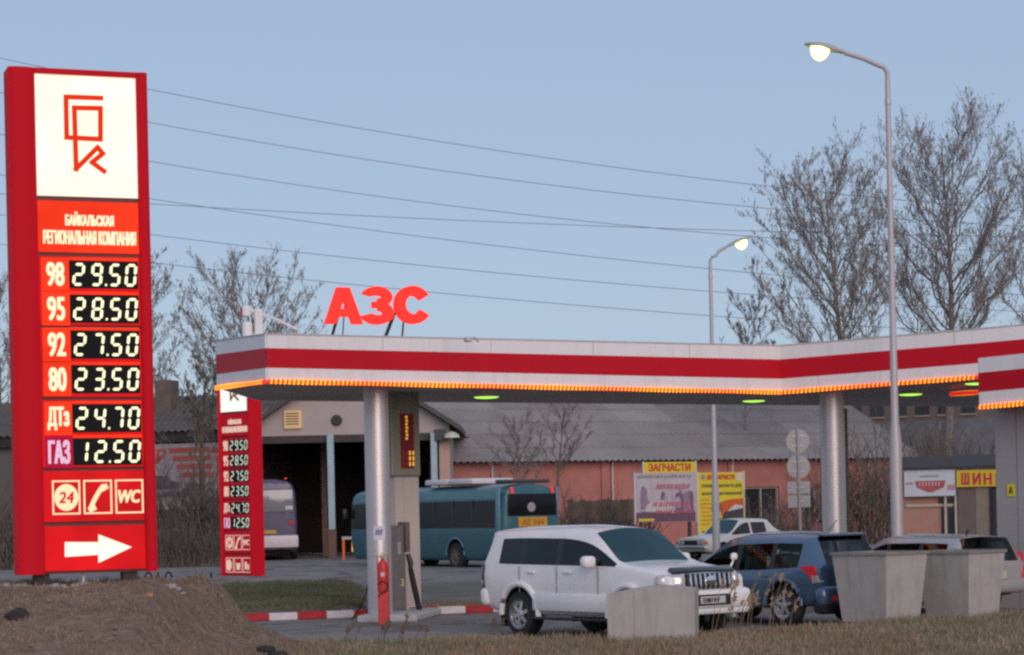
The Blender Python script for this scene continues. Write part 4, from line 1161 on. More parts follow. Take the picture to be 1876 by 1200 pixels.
loc = (q.x - (1.9*ca - .5*sa), q.y - (1.9*sa + .5*ca), z0); hd = math.atan2(sa, ca)
res = loft_body(LV, WL, old_w, None, [(ax_f, .35), (ax_r, .35)], .30, None, .55)
lv = assemble('old_saloon_car', 'old white saloon car with amber indicator in front of the yellow billboard', 'car', loc, hd, res, old_w, {'*': mat('brown_glass', (.03,.02,.022), .1, var=0), 'windshield': glass_t})
for x in (ax_f, ax_r):
    for y in (-.70, .70): wheel(lv, x, y, rw, .17, rim_m=galv)
for s in (-1, 1):
    for k in (.42, .60): MB().lathe([(.085, 1.98), (.085, 2.02), (.06, 2.03)], 16, 'X', (0, s*k, .63)).build('headlight', lamp_clear, lv, smooth=True)
    addr(MB(), (.10, .08, .12), .02, (1.95, s*.73, .63)).build('indicator', amber, lv, smooth=True)
    addr(MB(), (.1, .12, .1), .03, (.62, s*.86, .96)).build('door_mirror', black_pl, lv, smooth=True)
MB().bb(1.99, 2.015, -.66, .66, .55, .71).build('grille', dark_steel, lv)
addr(MB(), (.10, 1.56, .11), .03, (2.04, 0, .46)).build('front_bumper', chrome, lv, smooth=True)
addr(MB(), (.10, 1.56, .11), .03, (-2.05, 0, .48)).build('rear_bumper', chrome, lv, smooth=True)

# --- buses
def bus_st(Lh, W, H, zb=.32):
    w = W/2; z1, z2 = H*.48, H*.80
    def st(x, k, zc, b=0): return (x, zb+b, w*.94*k, H*.32, w*k, z1, w*k*.995, z2, w*.955*k, H*.93, w*.86*k, zc)
    xs = [-Lh, -Lh+.22, -Lh+.50, -Lh+.80, -Lh*.2, Lh*.3, Lh-.55, Lh-.15, Lh]
    out = []
    for i, x in enumerate(xs):
        k = .93 if i in (0, 8) else 1; out.append(st(x, k, H*.985 if 0 < i < 8 else H*.94, .12 if i in (0, 8) else 0))
    return out
def bus(name, label, loc, hd, Lh, W, H, paint, upper):
    S = bus_st(Lh, W, H)
    WB = [('side_window:1', 2, 4, 4, 5, 'L'), ('side_window:2', 4, 5, 4, 5, 'L'), ('side_window:3', 5, 7, 4, 5, 'L'), ('side_window:4', 2, 4, 4, 5, 'R'), ('side_window:5', 4, 5, 4, 5, 'R'), ('side_window:6', 5, 7, 4, 5, 'R')]
    wx = [(-Lh*.42, .56), (Lh*.58, .56)]
    res = loft_body(S, WB, paint, None, wx, .50, None, W/2 - .5, caps=.35)
    o = assemble(name, label, 'bus', loc, hd, res, paint, {'*': glass_k}, group=None)
    for x, _ in wx:
        for y in (-W/2 + .16, W/2 - .16): wheel(o, x, y, .47, .28, rim_m=mat('bus_rim', (.15,.12,.11), .7, var=.2), spokes=8, rimr=.6)
        for s in (-1, 1):
            pts = [(x + .60*math.cos(R(a)), s*(W/2 - .01), .50 + .60*math.sin(R(a))) for a in range(0, 181, 15)]
            MB().tube(pts, .03, 6).build('wheel_arch', upper, o, smooth=True)
    return o
teal = paintm('teal_bus_paint', (.038,.128,.155), .4, .2, dirt=.1)
teal_l = paintm('teal_bus_upper', (.10,.25,.29), .4, .2, dirt=.08)
Lh, W, H = 5.25, 2.35, 2.95
hdv = Vector((-.545, .838)); ca, sa = hdv.x, hdv.y
q = P(921, 960, 72.0)        # rear corner, near side
loc = (q.x - (-Lh*ca - W/2*sa), q.y - (-Lh*sa + W/2*ca), base_z(74) - .10); hd = math.atan2(sa, ca)
tb = bus('coach', 'teal coach with white roof unit parked behind the white off-road car', loc, hd, Lh, W, H, teal, teal_l)
bw = addr(MB(), (.05, 1.92, .72), .02, (-Lh - .012, 0, 2.18), ry=0).build('rear_window', glass_k, tb, smooth=True)
MB().lathe([(.16, -.03), (.16, -.036)], 16, 'X', (-Lh - .006, .05, 2.10)).build('sticker', mat('sticker_grey', (.35,.31,.33), .6, var=.1), bw)
addr(MB(), (.05, 1.15, .34), .015, (-Lh - .02, 0, 1.60)).build('route_board', mat('route_yellow', (.62,.30,.03), .5, var=.1), tb)
text('route_lettering', 'АЕ 044', .2, mat('route_dark', (.35,.12,.02), .6, var=0), tb, (-Lh - .05, 0, 1.60), width=.85, depth=.004).rotation_euler = (0,0,R(-90))
for s in (-1, 1):
    addr(MB(), (.05, .10, .22), .02, (-Lh - .02, s*.80, 2.66), rx=-.25).build('marker_lamp', mat('marker_red', (.7,.02,.02), .3, var=0, emit=(1,.05,.05), es=.5), tb)
    addr(MB(), (.06, .26, .5), .03, (-Lh - .005, s*.92, .95)).build('tail_lamp', tail_red, tb)
    addr(MB(), (.22, .08, 2.3), .03, (-Lh + .30, s*(W/2 - .02), 1.62)).build('rear_pillar', teal_l, tb, smooth=True)
    MB().bb(-Lh + .4, Lh - .7, s*(W/2 - .085) - .03, s*(W/2 - .085) + .03, 2.40, 2.66).build('roof_band', teal_l, tb)
addr(MB(), (.5, 1.9, .12), .05, (-Lh + .55, 0, 2.97)).build('roof_vent', mat('vent_dark', (.05,.06,.07), .5, var=.1), tb)
for k in range(2): addr(MB(), (1.55, 1.7, .20), .06, (-Lh + 3.15 + k*1.6, 0, 3.02), seg=2).build('roof_unit', mat('roof_unit_white', (.68,.64,.65), .5, var=.05), tb, smooth=True)
addr(MB(), (.14, 2.2, .34), .05, (-Lh + .02, 0, .55), seg=2).build('rear_bumper', teal, tb, smooth=True)
addr(MB(), (.06, .35, .5), .03, (Lh - .03, .92, .85)).build('headlight', mat('lit_amber', (.8,.4,.1), .3, var=0, emit=(1,.5,.08), es=1.2), tb)

for s in (-1, 1):
    for k in range(6): MB().bb(-Lh + 1.9 + k*1.25, -Lh + 1.96 + k*1.25, s*(W/2 - .028) - .012, s*(W/2 - .028) + .012, 1.44, 2.36).build('window_divider', mat('divider_grey', (.045,.05,.055), .5, var=.1), tb)
    addr(MB(), (.14, .16, .36), .04, (Lh + .06, s*(W/2 + .12), 2.0)).build('mirror', black_pl, tb, smooth=True)
purple = paintm('purple_bus_paint', (.085,.072,.135), .4, .25, dirt=.12)
q = P(478, 960, 92.0)
vb = bus('minibus', 'purple bus with white bumper parked in the dark garage mouth', (q.x, q.y + 3.6, base_z(92) + .02), R(96), 3.6, 2.3, 3.5, purple, purple)
addr(MB(), (.05, 2.0, .95), .05, (-3.61, 0, 2.50), seg=2).build('rear_window', mat('grey_glass', (.22,.22,.235), .12, var=.05, spec=.8), vb, smooth=True)
addr(MB(), (.20, 2.36, .52), .06, (-3.62, 0, .78), seg=2).build('rear_bumper', mat('bumper_white', (.66,.58,.60), .5, var=.06), vb, smooth=True)
MB().bb(-3.66,-3.63,-.98,-.66,2.12,2.28).build('window_sticker', mat('stk', (.55,.52,.52), .6, var=.1), vb)
for s in (-1, 1):
    addr(MB(), (.05, .26, .13), .03, (-3.63, s*.90, 1.55)).build('tail_lamp', tail_red, vb)
    addr(MB(), (.05, .10, .06), .02, (-3.55, s*.70, 3.43)).build('marker_lamp', mat('marker_red', (.7,.02,.02)), vb)
MB().bb(-3.67,-3.63,-.26,.30,1.12,1.26).build('number_plate', mat('plate_ochre', (.55,.33,.03), .5, var=.1), vb)

# ------------------------------------------------------------------ bins
def bin_mat():
    m = bpy.data.materials.new('bin_sheet_steel'); m.use_nodes = True; n = m.node_tree; b = n.nodes['Principled BSDF']
    b.inputs['Roughness'].default_value = .7
    tc = n.nodes.new('ShaderNodeTexCoord'); mp = n.nodes.new('ShaderNodeMapping'); mp.inputs['Scale'].default_value = (9, 9, .8)
    a = n.nodes.new('ShaderNodeTexNoise'); a.inputs['Scale'].default_value = 1; a.inputs['Detail'].default_value = 6
    c = n.nodes.new('ShaderNodeTexNoise'); c.inputs['Scale'].default_value = 2.2; c.inputs['Detail'].default_value = 9; c.inputs['Roughness'].default_value = .7
    n.links.new(tc.outputs['Object'], mp.inputs[0]); n.links.new(mp.outputs[0], a.inputs['Vector']); n.links.new(tc.outputs['Object'], c.inputs['Vector'])
    r1 = n.nodes.new('ShaderNodeValToRGB'); e = r1.color_ramp.elements
    e[0].position, e[0].color = .30, (.36,.335,.315,1); e[1].position, e[1].color = .50, (.43,.405,.385,1)
    r2 = n.nodes.new('ShaderNodeValToRGB'); e = r2.color_ramp.elements
    e[0].position, e[0].color = .33, (.66,.62,.58,1); e[1].position, e[1].color = .6, (1.04,1.03,1.02,1)
    n.links.new(a.outputs['Fac'], r1.inputs['Fac']); n.links.new(c.outputs['Fac'], r2.inputs['Fac'])
    x = n.nodes.new('ShaderNodeMix'); x.data_type = 'RGBA'; x.blend_type = 'MULTIPLY'; x.inputs[0].default_value = .35
    n.links.new(r1.outputs[0], x.inputs[6]); n.links.new(r2.outputs[0], x.inputs[7]); n.links.new(x.outputs[2], b.inputs['Base Color'])
    bp = n.nodes.new('ShaderNodeBump'); bp.inputs['Strength'].default_value = .25; bp.inputs['Distance'].default_value = .03
    n.links.new(c.outputs['Fac'], bp.inputs['Height']); n.links.new(bp.outputs['Normal'], b.inputs['Normal'])
    return m
bin_m = bin_mat()
rim_m_ = mat('bin_rim', (.24,.225,.205), .7, var=.15)
def skip(px, py, z, label, rz, w, d, h, tp):
    g = G(px, py, z); o = thing('rubbish_bin', label, 'bin', (g.x, g.y + d*.35, z - .02), rz, 'tapered rubbish bins')
    a, b = w/2, d/2; A, B = a*tp, b*tp; t = .03
    def wall(p):
        return MB().prism(p, (0,0,.0001))
    lo = [(-a,-b,.0),(a,-b,0),(a,b,0),(-a,b,0)]; hi = [(-A,-B,h),(A,-B,h),(A,B,h),(-A,B,h)]
    li = [(-a+t,-b+t,.04),(a-t,-b+t,.04),(a-t,b-t,.04),(-a+t,b-t,.04)]; hi2 = [(-A+t,-B+t,h),(A-t,-B+t,h),(A-t,B-t,h),(-A+t,B-t,h)]
    mb = MB(); v = lo + hi + li + hi2
    f = [(3,2,1,0), (8,9,10,11)]
    for i in range(4):
        j = (i+1) % 4; f += [(i, j, 4+j, 4+i), (8+j, 8+i, 12+i, 12+j), (4+i, 4+j, 12+j, 12+i)]
    mb.add(v, f).build('shell', bin_m, o)
    for i in range(4):
        j = (i+1) % 4; p, q = Vector(hi[i]), Vector(hi[j]); c = (p+q)/2; dl = (q-p).length
        MB().box(c + Vector((0,0,-.005)), (dl + .05, .055, .05), rz=math.atan2((q-p).y, (q-p).x)).build('rim', rim_m_, o)
    return o
skip(1620, 1137, .14, 'tapered grey rubbish bin in front of the blue car, nearer the white car', R(43), .93, .93, 1.17, 1.24)
skip(1770, 1129, .15, 'tapered grey rubbish bin in front of the silver car', R(43), .88, .88, 1.14, 1.22)
g = G(1195, 1172, .15)
bx3 = thing('box_bin', 'plain grey steel box bin standing in the grass before the white car', 'bin', (g.x + .02, g.y, .12), R(-9))
fr = [(-.69,0,0),(.62,0,0),(.635,0,.775),(.10,0,.835),(-.27,0,.80),(-.70,0,.72)]
MB().prism(fr, (0,.85,0)).build('shell', bin_m, bx3)
for x in (-.27,): MB().bb(x-.012, x+.012, -.012, .003, .02, .79).build('seam', bin_m, bx3)
MB().bb(-.70,.64,-.016,.004,-.005,.03).build('foot_rail', rim_m_, bx3)

# ------------------------------------------------------------------ street lamps
lampgrey = mat('lamp_post_grey', (.50,.46,.47), .5, metal=.2, var=.08, scale=1.5)
def street_lamp(label, px, D, z_thick, z_cone, z_bend, r1, r0, arm, head_py, rz=0):
    b = P(px, 935, D); o = thing('street_lamp', label, 'street lamp', (b.x, b.y, base_z(D)), rz, 'lit street lamps')
    MB().lathe([(r1, 0), (r1, z_thick), (r0*1.25, z_cone), (r0, z_bend*.55), (r0*.8, z_bend - .3)], 20).build('pole', lampgrey, o, smooth=True)
    MB().lathe([(r1*1.5, 0), (r1*1.5, .03), (r1*1.05, .05)], 16).build('base_plate', galv, o)
    MB().lathe([(r0*1.05, z_bend*.93), (r0*1.05, z_bend*.93+.1)], 16).build('joint_collar', galv, o)
    s = 1 if arm > 0 else -1; zb = z_bend; up = head_py
    path = [(0,0,zb-.32), (0,0,zb-.12), (s*.06,0,zb-.02), (s*.2,0,zb+.04), (arm*.55,0,zb+.04+up*.5), (arm,0,zb+.04+up)]
    MB().tube(path, r0*.72, 10).build('arm', lampgrey, o, smooth=True)
    ez = zb + .04 + up; sl = up/abs(arm)*.8
    hd_ = MB(); n = 8
    prof = [(0,.05,.05),(.15,.10,.08),(.32,.15,.11),(.52,.17,.10),(.72,.13,.06),(.82,.03,.02)]
    rings = []
    for t, w, h in prof:
        rings.append([(arm + s*t, w*math.cos(R(a)), ez + t*sl + max(-.02, h*math.sin(R(a)))) for a in range(0, 360, 30)])
    v = [p for r_ in rings for p in r_]; f = []
    for i in range(len(rings)-1):
        for j in range(12): f.append((i*12+j, i*12+(j+1) % 12, (i+1)*12+(j+1) % 12, (i+1)*12+j))
    f += [tuple(range(12)), tuple(range((len(rings)-1)*12, len(rings)*12))]
    h_ = hd_.add(v, f).build('lamp_head', lampgrey, o, smooth=True)
    bl = MB(); bl.lathe([(.155,.02),(.155,-.05),(.135,-.14),(.09,-.21),(.04,-.25),(.01,-.26)], 20, 'Z', (0,0,0), sx=1.25)
    bo = bl.build('glowing_bowl', lamp_yel, h_, smooth=True); bo.location = (arm + s*.50, 0, ez + .5*sl - .012); bo.rotation_euler = (0, -s*.12*(1 if up > 0 else .5), 0)
    return o
q = P(1622, 122, 44.6)
l1 = street_lamp('tall lit street lamp with a thick lower pole behind the silver car', 1643, 44.6, P(1640,808,44.6).z, P(1640,768,44.6).z, q.z, .128, .066, -.86, .26)
q2 = P(1300, 470, 70.0)
l2 = street_lamp('smaller lit street lamp rising behind the canopy, its lamp turned the other way', 1311, 70.0, 2.3, 2.75, q2.z - base_z(70), .125, .070, .50, .24, R(0))

# ------------------------------------------------------------------ power lines
def fit(p0, p1, p2):
    (x0,y0),(x1,y1),(x2,y2) = p0, p1, p2
    def f(x): return y0*(x-x1)*(x-x2)/((x0-x1)*(x0-x2)) + y1*(x-x0)*(x-x2)/((x1-x0)*(x1-x2)) + y2*(x-x0)*(x-x1)/((x2-x0)*(x2-x1))
    return f
lines = [('topmost power line crossing the sky above the canopy', (265,162),(900,274),(1370,337)),
         ('second power line from the top crossing the sky', (262,222),(900,325),(1420,383)),
         ('third power line from the top crossing the sky', (265,294),(850,380),(1480,441)),
         ('power line that starts fourth at the tall sign and drops below the flat one', (268,363),(850,443),(1400,502)),
         ('flattest power line, crossing the others above the red letters', (268,373),(850,404),(1444,425)),
         ('power line second from the bottom, passing above the red letters', (270,429),(850,494),(1410,542)),
         ('lowest power line, running behind the red letters', (285,482),(850,541),(1380,584))]
wire_m = mat('cable', (.20,.20,.24), .6, var=0)
for k, (lab, a, b, c) in enumerate(lines):
    f = fit(a, b, c); D = 150 + k*1.5; pts = []
    for i in range(33):
        x = -120 + i*67; pts.append(P(x, f(x), D))
    tag(MB().tube(pts, .023, 5).build('power_line', wire_m, smooth=True), lab, 'cable', 'power lines across the sky')

# ------------------------------------------------------------------ trees
def tree(name, label, base, H, r0, seed, env, n1, n2, n3, trunk_m, tw_m, bd_m, lean=0.0, first=.25, budn=4, buds=.16, group=None, twig_r=.013, upk=.5, rise=1.0):
    """env = (offset x, centre z, radius x, radius z) of the crown; limbs grow from the trunk to points of that crown and fork twice"""
    rnd = random.Random(seed); tr = MB(); cr = MB(); bd = MB(); ex, ez_, rx, rz = env; ry = rx*.85
    def wob(d, s): return (d + Vector((rnd.gauss(0,s), rnd.gauss(0,s), rnd.gauss(0,s*.7)))).normalized()
    def at(pts, t):
        x = t*(len(pts)-1); i = min(int(x), len(pts)-2); return pts[i].lerp(pts[i+1], x-i), (pts[i+1]-pts[i]).normalized()
    tip = Vector((ex*.6 + lean*H, 0, ez_ + rz*.72)); tp = []; trr = []
    for i in range(11):
        t = i/10; tp.append(Vector((tip.x*t**1.3 + .012*H*math.sin(t*5+seed), .008*H*math.sin(t*4+seed*2), -.1 + tip.z*t))); trr.append(r0*(1 - .955*t**.8))
    tr.tube(tp, trr, 9)
    def trunk_at(z):
        t = max(.02, min(.97, z/tip.z)); return at(tp, t), t
    for i in range(n1):
        u = 1 - 1.45*(i + .5)/n1; az = i*2.39996 + rnd.uniform(-.3,.3); k = math.sqrt(max(0, 1-u*u))**.72; rr = rnd.uniform(.70, 1.0)**.7
        tgt = Vector((ex + rx*k*math.cos(az)*rr, ry*k*math.sin(az)*rr, ez_ + rz*u*rr))
        hd = math.hypot(tgt.x - ex*.5, tgt.y)
        zs = max(first*H*rnd.uniform(.9,1.15), tgt.z - hd*rise*rnd.uniform(.85,1.35) - .06*H)
        (p, d), t = trunk_at(min(zs, tip.z*.9))
        c1 = p.lerp(tgt, .45) + Vector((0,0,(tgt-p).length*rnd.uniform(-.05,.06))) + Vector((rnd.gauss(0,.03*H), rnd.gauss(0,.03*H), 0))
        lp = []; nn = 7
        for q in range(nn+1):
            a = q/nn; lp.append(p*(1-a)**2 + c1*2*a*(1-a) + tgt*a*a + Vector((rnd.gauss(0,.006*H), rnd.gauss(0,.006*H), rnd.gauss(0,.004*H))) * (1 if 0 < q < nn else 0))
        Lg = (tgt-p).length; lr0 = max(.016, min(r0*.36, r0*(.05 + .40*Lg/H)*(1-.4*t))); tr.tube(lp, [lr0*(1-.85*q/nn) + .006 for q in range(nn+1)], 6)
        for j in range(n2):
            t2 = .25 + .75*(j + rnd.random())/n2; p2, d2 = at(lp, min(t2,.995))
            e = wob(d2, .50); e = (e + Vector((0,0,.30*upk))).normalized(); L2 = (rx+rz)*.5*rnd.uniform(.16,.34)*(1.1-.45*t2)
            m2 = p2 + e*L2*.5; e2 = (wob(e,.22) + Vector((0,0,.25*upk))).normalized(); q2 = m2 + e2*L2*.5
            r2 = max(twig_r*1.4, lr0*.20); sp_ = [p2, m2, q2]; cr.tube(sp_, [r2, r2*.7, r2*.35], 4, cap=False)
            for k_ in range(n3):
                p3, d3 = at(sp_, rnd.uniform(.1, 1)); g = (wob(d3, .45) + Vector((0,0,.45*upk))).normalized(); L3 = L2*rnd.uniform(.35,.85)
                e3 = p3 + g*L3*.5; f3 = e3 + (wob(g,.2) + Vector((0,0,.2*upk))).normalized()*L3*.5
                cr.tube([p3, e3, f3], [twig_r, twig_r*.7, twig_r*.4], 3, cap=False)
                for u_ in range(budn):
                    c = p3.lerp(e3, rnd.random()) if rnd.random() < .35 else e3.lerp(f3, rnd.random()); s_ = buds*rnd.uniform(.5,1.3)
                    q = Vector((rnd.gauss(0,.3), rnd.gauss(0,.3), 1)).normalized()*s_; wv = Vector((rnd.gauss(0,1), rnd.gauss(0,1), 0)).normalized()*s_*.13
                    bd.poly([c, c + q*.5 + wv, c + q, c + q*.5 - wv])
    o = thing(name, label, 'tree', base, 0, group)
    tr.build('trunk', trunk_m, o, smooth=True, fix=False)
    c_ = cr.build('crown', tw_m, o, smooth=True, fix=False)
    b_ = bd.build('buds', bd_m, c_, fix=False); b_['kind'] = 'stuff'
    return o
def gp(px, D, dz=0): 
    b = P(px, 935, D); return (b.x, b.y, base_z(D) - .05 + dz)
def topz(px, py, D): return P(px, py, D).z - base_z(D)
def ptree(name, label, pxb, D, px0, px1, py0, py1, r0, seed, n1, n2, n3, tm, bm_, group, **k):
    b = gp(pxb, D); a = P((px0+px1)/2, py0, D); c = P((px0+px1)/2, py1, D); w = (px1-px0)/F_PX*D*1.10
    zt_, zb_ = a.z - b[2], c.z - b[2]
    tree(name, label, b, zt_, r0, seed, (a.x - b[0], (zt_+zb_)/2, w/2, (zt_-zb_)/2), n1, n2, n3, tm, twig_m, bm_, group=group, **k)
GA, GB, GC = 'trees beyond the canopy', 'trees behind the signs', 'small trees before the pink building'
ptree('poplar_tree', 'tall broad budding poplar behind the street lamp at the right', 1737, 108, 1585, 1885, 178, 680, .34, 5, 46, 13, 9, bark, bud_m, GA, first=.30, twig_r=.0062)
ptree('poplar_tree', 'tall budding poplar with a forked crown left of the street lamp', 1546, 104, 1372, 1645, 258, 680, .28, 12, 40, 13, 9, bark_l, bud_m, GA, first=.28, twig_r=.0062)
ptree('bare_tree', 'slim budding tree just over the canopy, left of the pair of poplars', 1372, 112, 1322, 1425, 520, 760, .10, 21, 14, 9, 7, bark, bud_m, GA, first=.35, twig_r=.0062)
ptree('bare_tree', 'budding tree at the right border above the canopy', 1900, 112, 1810, 1990, 230, 720, .22, 31, 20, 12, 8, bark, bud_m, GA, twig_r=.0062)
ptree('budding_tree', 'bushy budding tree rising behind the left end of the canopy', 450, 116, 318, 592, 455, 760, .22, 41, 38, 12, 8, bark, bud_m, GB, twig_r=.0062)
ptree('budding_tree', 'budding tree half hidden by the right edge of the large price sign', 268, 114, 190, 335, 450, 780, .18, 51, 20, 11, 7, bark, bud_m, GB, twig_r=.0062)
ptree('budding_tree', 'budding tree at the left border behind the large price sign', 2, 114, -90, 60, 490, 800, .18, 61, 18, 11, 7, bark, bud_m, GB, twig_r=.0062)
ptree('leaning_tree', 'leaning olive trunk in front of the banner between the two price signs', 372, 92, 310, 450, 640, 830, .24, 71, 16, 9, 6, mat('olive_bark', (.125,.10,.07), .9, var=.3, scale=5), bud_g, GB, first=.4, twig_r=.0062)
ptree('small_tree', 'small bare tree with fine twigs above the coach roof', 952, 94, 890, 1000, 742, 900, .09, 81, 14, 12, 8, bark, bud_m, GC, first=.3, buds=.07, twig_r=.007, upk=.1)
ptree('small_tree', 'small bare tree with a thicker straight stem right of the coach', 1020, 96, 985, 1090, 715, 860, .11, 91, 12, 10, 7, mat('red_bark', (.15,.10,.085), .9, var=.3, scale=5), bud_m, GC, first=.4, buds=.07, twig_r=.007, upk=.1)
# thickets
TH = [(1085,92,2.6,.9,3.4,190,'brown thicket between the coach and the photo billboard'),
      (1400,88,1.6,.6,3.0,110,'bare brush in front of the dark window of the pink building'),
      (1600,100,4.2,.9,6.5,190,'tall brush on the slope behind the second canopy column'),
      (1745,104,4.2,.9,7.5,200,'tall brush above the white and yellow shop signs'),
      (330,84,2.2,.8,2.4,180,'low dark brush under the banner between the price signs'),
      (20,86,2.6,.8,4.5,150,'dark brush at the left border beside the large sign'),
      (352,90,1.5,.6,6.2,120,'tall thin brush in front of the banner, left of the leaning trunk'),
      (300,101,3.0,.8,7.5,150,'high grey brush above the banner beside the large sign'),
      (1660,116,3.5,.8,8.0,170,'high dark brush between the second column and the street lamp')]
for k, (px, D, rx, ry, h, n, lab) in enumerate(TH):
    thicket('thicket', lab, gp(px, D), rx, ry, h, n, brush_m, 100+k, bud_g if k in (0,4) else None, 'leafless thickets')

# ------------------------------------------------------------------ garage with gable
gw = Wall(430, 95.5, 826, 95.5, base_z(95))
ga = thing('garage', 'pale gabled garage with a wide dark opening and light blue posts', 'garage', gw.O, gw.rz)
gL, gR = 0.0, gw.len
zo = gw.uv(600, 797)[1]; ze = gw.uv(826, 778)[1]; za = gw.uv(640, 664)[1]; sm_ = gw.uv(640, 700)[0]
o0 = gw.uv(462, 900)[0]; o1 = gw.uv(806, 900)[0]
MB().prism([(gL,0,zo),(gR,0,zo),(gR,0,ze),(sm_,0,za),(gL,0,ze)], (0,.3,0)).build('gable_wall', mat('gable_beige', (.44,.365,.355), .85, var=.07, scale=.8), ga)
MB().bb(gL, o0, 0, .3, 0, zo - .002).build('side_wall', beige, ga)
MB().bb(o1, gR, 0, .3, 0, zo - .002).build('side_wall', mat('peach_wall', (.50,.33,.28), .85, var=.1, scale=1), ga)
MB().bb(gL, gL+.3, .302, 13, 0, ze-.1).build('side_wall', beige, ga)
MB().bb(gR-.3, gR, .302, 13, 0, ze-.1).build('side_wall', beige, ga)
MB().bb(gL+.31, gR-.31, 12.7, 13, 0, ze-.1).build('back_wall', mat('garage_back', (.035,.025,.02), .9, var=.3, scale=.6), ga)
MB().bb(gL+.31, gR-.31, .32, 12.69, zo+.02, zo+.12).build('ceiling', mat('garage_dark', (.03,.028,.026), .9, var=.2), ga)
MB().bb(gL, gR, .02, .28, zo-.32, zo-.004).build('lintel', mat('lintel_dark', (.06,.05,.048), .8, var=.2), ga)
ov_ = .55; sl = (za-ze)/(gR - sm_)
roofm = mat('dark_sheet_roof', (.075,.068,.068), .7, var=.2)
for (xa, xb) in ((sm_, gR+ov_), (sm_, gL-ov_)):
    zb = za - abs(xb-sm_)*sl
    MB().prism([(xa,-.7,za+.05),(xb,-.7,zb+.05),(xb,-.7,zb+.28),(xa,-.7,za+.28)], (0,14,0)).build('roof_slope', roofm, ga)
blue_post = mat('pale_blue_post', (.34,.46,.52), .6, var=.1, scale=2)
rusty = mat('rusty_post', (.16,.10,.085), .9, var=.3, scale=4)
for px, w in ((608,.28), (797,.27)):
    x = gw.uv(px, 900)[0]; zc = 1.25
    MB().bb(x-w/2, x+w/2, -.34, -.06, zc, zo-.01).build('post', blue_post, ga)
    MB().bb(x-w*.62, x+w*.62, -.38, -.02, 0, zc-.004).build('post_foot', rusty, ga)
for px in (575, 680): 
    x = gw.uv(px, 900)[0]; MB().bb(x-.12, x+.12, 5.2, 5.5, 0, zo).build('inner_post', rusty, ga)
x, z = gw.uv(537, 769)
sb = addr(MB(), (.78,.16,.80), .04, (x, -.10, z)).build('lit_sign_box', mat('amber_box', (.5,.36,.2), .6, var=.05, emit=(1,.62,.28), es=.22), ga)
for k in range(5): MB().bb(x-.30, x+.26, -.20, -.185, z+.24-k*.115, z+.29-k*.115).build('printed_line', mat('box_print', (.16,.10,.06), .7, var=.1), sb)
x, z = gw.uv(617, 770)
fan = MB().lathe([(.24,0),(.24,-.10),(.20,-.12)], 24, 'Y', (x,0,z)).build('fan_vent', mat('vent_black', (.035,.033,.036), .6, var=.1), ga)
for k in range(4): MB().box((x,-.128,z), (.36,.012,.03), ry=R(45*k)).build('fan_grille', dark_steel, fan)
x, z = gw.uv(828, 797)
fl2 = thing('floodlight', 'pale dome floodlight on a bracket under the right eave of the garage', 'floodlight', gw.O + gw.u*x + Vector((0,-.5,z)))
MB().lathe([(.36,-.14),(.32,.0),(.18,.10),(.05,.14)], 20, 'Z').build('dome', mat('dome_pale', (.55,.56,.48), .5, var=.1), fl2, smooth=True)
MB().tube([(-.6,.35,-.1),(.0,.1,-.12),(.75,0,-.14)], .04, 6).build('bracket', dark_steel, fl2)
MB().box((-.5,.2,.0), (.5,.3,.5), rz=.2).build('ballast_box', dark_steel, fl2)
# orange and white barrier in the opening
q = gp(628, 90)
br = thing('barrier', 'small orange and white barrier frame beside the coach front', 'barrier', q)
MB().bb(-.045,.045,-.045,.045,0,.98).build('post', mat('barrier_orange', (.75,.13,.03), .5, var=.1, emit=(1,.16,.03), es=.10), br)  # slight glow added to the orange post, which is no lamp
MB().bb(-.06,.42,-.06,-.048,.90,1.02).build('rail', mat('barrier_white', (.45,.41,.40), .6, var=.1), br)

# ------------------------------------------------------------------ pink building with corrugated roof
pw = Wall(795, 100.5, 1668, 114.0, base_z(100))
pk = thing('pink_building', 'long salmon pink building under a grey corrugated roof', 'building', pw.O, pw.rz)
ez = 4.28; Ln = pw.len
pink = mat('salmon_render', (.54,.215,.185), .9, scale=.5, bump=.3, col2=(.36,.135,.115), var=.1, detail=9)
WD = [(1365,1428,892,958), (1473,1497,892,952)]
xs = [0.0]
for a, b, c, d in WD: xs += [pw.uv(a, 920)[0], pw.uv(b, 920)[0]]
xs.append(Ln)
for i in range(0, len(xs), 2): MB().bb(xs[i], xs[i+1], 0, .4, 0, ez).build('wall', pink, pk)
for k, (a, b, c, d) in enumerate(WD):
    xa, zt_ = pw.uv(a, c); xb, zb_ = pw.uv(b, d); xa, xb = xs[1+2*k], xs[2+2*k]
    MB().bb(xa, xb, 0, .4, zt_, ez).build('wall', pink, pk); MB().bb(xa, xb, 0, .4, 0, zb_).build('wall', pink, pk)
    wdo = MB().bb(xa, xb, .25, .3, zb_, zt_).build('window', glass_w, pk)
    fm = mat('window_frame_pale', (.42,.35,.30), .7, var=.1)
    for q in ((xa, xa+.09), ((xa+xb)/2-.04, (xa+xb)/2+.04), (xb-.09, xb)): MB().bb(q[0], q[1], .12, .246, zb_, zt_).build('frame', fm, wdo)
    MB().bb(xa+.092, xb-.092, .125, .243, zt_-.1, zt_).build('frame', fm, wdo); MB().bb(xa-.08, xb+.08, -.08, .1, zb_-.1, zb_-.002).build('sill', fm, wdo)
for px in (1108, 1340, 1510, 1575):
    x = pw.uv(px, 900)[0]; MB().bb(x-.22, x+.22, -.10, -.002, 0, ez-.12).build('pier', pink, pk)
MB().bb(-.15, Ln+.2, -.16, -.004, ez-.12, ez+.02).build('eave_board', mat('eave_dark', (.05,.035,.035), .9, var=.2), pk)
